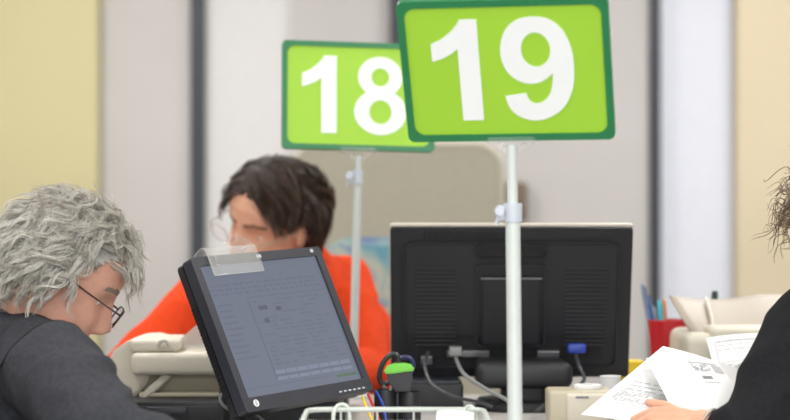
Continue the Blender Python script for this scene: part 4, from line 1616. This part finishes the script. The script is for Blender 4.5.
jc = torso_chains(pel, chest, neck, shFar, shN, {'waist': .13, 'chest': .12, 'sh': .062})
jc += [[(shN, .086), (shN.lerp(elN, .5), .084), (elN, .066), (elN.lerp(wrN, .5), .044), (elN.lerp(wrN, .68), .034)],
       [(shFar, .062), (shFar.lerp(elFar, .5), .056), (elFar, .050), (elFar.lerp(wrFar, .5), .044), (elFar.lerp(wrFar, .94), .034)],
       [(neck + V((0, .0, -.06)), .075), (neck + V((0, 0, -.02)), .062)]]


def cl_fold(p, n):
    a = noise.noise(V((p.x * 9 - p.z * 9, p.y * 6, p.z * 12 + p.x * 4)) + V((1, 6, 2)))
    return .006 * (1 - abs(a) * 2.4)


blob('black_top', jc, .0050, cl, M['blackknit'], smooth=8, wrinkle=cl_fold)
legs(cl, pel, (-1, -.05, 0), (.05, -1, 0), .36)
wd = (wrN - elN).normalized()
bm = bmesh.new()
u = wd.orthogonal().normalized(); w_ = wd.cross(u)
cpt = wrN - wd * .012
ringp = [cpt + (u * math.cos(2 * PI * k / 30) + w_ * math.sin(2 * PI * k / 30)) * .0265 for k in range(30)]
for k in range(30):
    a_ = bmesh.new()
    bmesh.ops.create_icosphere(a_, subdivisions=1, radius=.0034)
    merge(bm, a_, Matrix.Translation(ringp[k]))
tube(bm, ringp, .0014, 6, closed=True)
obj('bracelet', bm, M['bracelet'], cl, label='silver link bracelet')
cmask = lambda d: d.z > .05 + (.5 * d.x if d.x > 0 else .9 * d.x)
obj('hair_base', cap_bm(CH, .008, cmask, bump=.010), M['haircurlcap'], cl)
rng = random.Random(77)
bm = bmesh.new()
n_ = 0
while n_ < 430:
    d = sph(rng)
    if not cmask(d): continue
    n_ += 1
    p = on_skull(d, .0)
    L = rng.uniform(.045, .085); rad = rng.uniform(.006, .015); turns = rng.uniform(1.0, 2.0); ph = rng.uniform(0, 6.28)
    ax = (d + V((rng.gauss(0, .35), rng.gauss(0, .35), rng.gauss(-.45, .35)))).normalized()
    u = ax.orthogonal().normalized(); w_ = ax.cross(u)
    for c in range(2):
        o1 = V((rng.gauss(0, 1), rng.gauss(0, 1), rng.gauss(0, 1))) * .002
        pts = []
        for i in range(22):
            f = i / 21
            a_ = ph + 2 * PI * turns * f
            rr = rad * min(1, f * 3)
            sag = V((0, 0, -.022 * f * f))
            pts.append(CH @ (p + ax * (L * f) + (u * math.cos(a_) + w_ * math.sin(a_)) * rr + o1 * (1 + f) + sag))
        strand(bm, pts, .0011)
obj('hair', bm, M['haircurl'], cl, label='brown curly hair')
chair('charcoal office chair under the curly-haired person', (1.0, 3.62), (-1, 0), M['charchair'], .88, back_off=.26)

# ================================================================= PAPERS IN THE HAND
rng = random.Random(9)


def lines(u0, u1, vs, mi=0):
    out = []
    for v in vs:
        u = u0
        while u < u1 - .01:
            w = rng.uniform(.03, .12)
            out.append((u, v, min(u1, u + w), v + .012, mi))
            u += w + rng.uniform(.01, .03)
    return out


def block(u0, v0, u1, v1, n):
    out = []
    for k in range(n):
        a = u0 + (u1 - u0) * k / n
        for j in range(8):
            if rng.random() < .62: out.append((a, v0 + (v1 - v0) * j / 8, a + (u1 - u0) / n * .8, v0 + (v1 - v0) * (j + .6) / 8, 1 if rng.random() < .5 else 0))
    return out


sheet('paper_sheet', 'white printed sheet at the back of the held papers, its left corner lowest', 'paper',
      [P(663, 346, 3.62), P(775, 384, 3.66), P(715, 440, 3.42), P(581, 414.5, 3.38)], .006, group='papers held over the desk',
      prints=lines(.08, .55, [.50, .55, .60]) + [q[:4] + (0,) for q in block(.06, .64, .42, .78, 12)] + [(.05, .62, .44, .626, 0), (.05, .80, .44, .806, 0)])
sheet('paper_sheet', 'white sheet with a small dark stamp block held in front by the thumb', 'paper',
      [P(646, 358, 3.53), P(716, 361, 3.57), P(752, 408, 3.44), P(676, 416, 3.385)], .006, group='papers held over the desk',
      prints=block(.55, .14, .80, .30, 11) + [(.52, .10, .95, .125, 0), (.84, .14, .98, .30, 0), (.60, .38, .74, .44, 1), (.58, .50, .80, .515, 0)])
sheet('paper_sheet', 'white form with typed lines leaning against the ivory printer', 'paper',
      [P(706, 338, 3.98), P(775, 333, 3.99), P(781, 392, 3.84), P(722, 398, 3.83)], .004, group='papers held over the desk',
      prints=lines(.12, .8, [.10, .16, .24]) + block(.22, .50, .60, .60, 8) + lines(.15, .75, [.70, .76, .84]) + [(.095, .09, .105, .86, 0), (.81, .09, .82, .86, 0), (.095, .09, .82, .096, 0), (.095, .45, .82, .456, 0), (.095, .86, .82, .866, 0)])

# ================================================================= CAMERA, WORLD
cam = bpy.data.cameras.new('camera')
cam.lens = 100
cam.sensor_width = 36
cam.clip_start = .05
cam.dof.use_dof = True
cam.dof.focus_distance = 3.62
cam.dof.aperture_fstop = 3.1
co = bpy.data.objects.new('camera', cam)
COL.objects.link(co)
co.location = (0, 0, CZ)
co.rotation_euler = (R(90), 0, 0)
SC.camera = co
w = bpy.data.worlds.new('world')
SC.world = w
w.use_nodes = True
w.node_tree.nodes['Background'].inputs[0].default_value = (.75, .85, 1, 1)
w.node_tree.nodes['Background'].inputs[1].default_value = 1.0
SC.view_settings.view_transform = 'Standard'
SC.view_settings.look = 'None'
SC.view_settings.gamma = 1
SC.view_settings.use_curve_mapping = False
SC.view_settings.exposure = 0.35
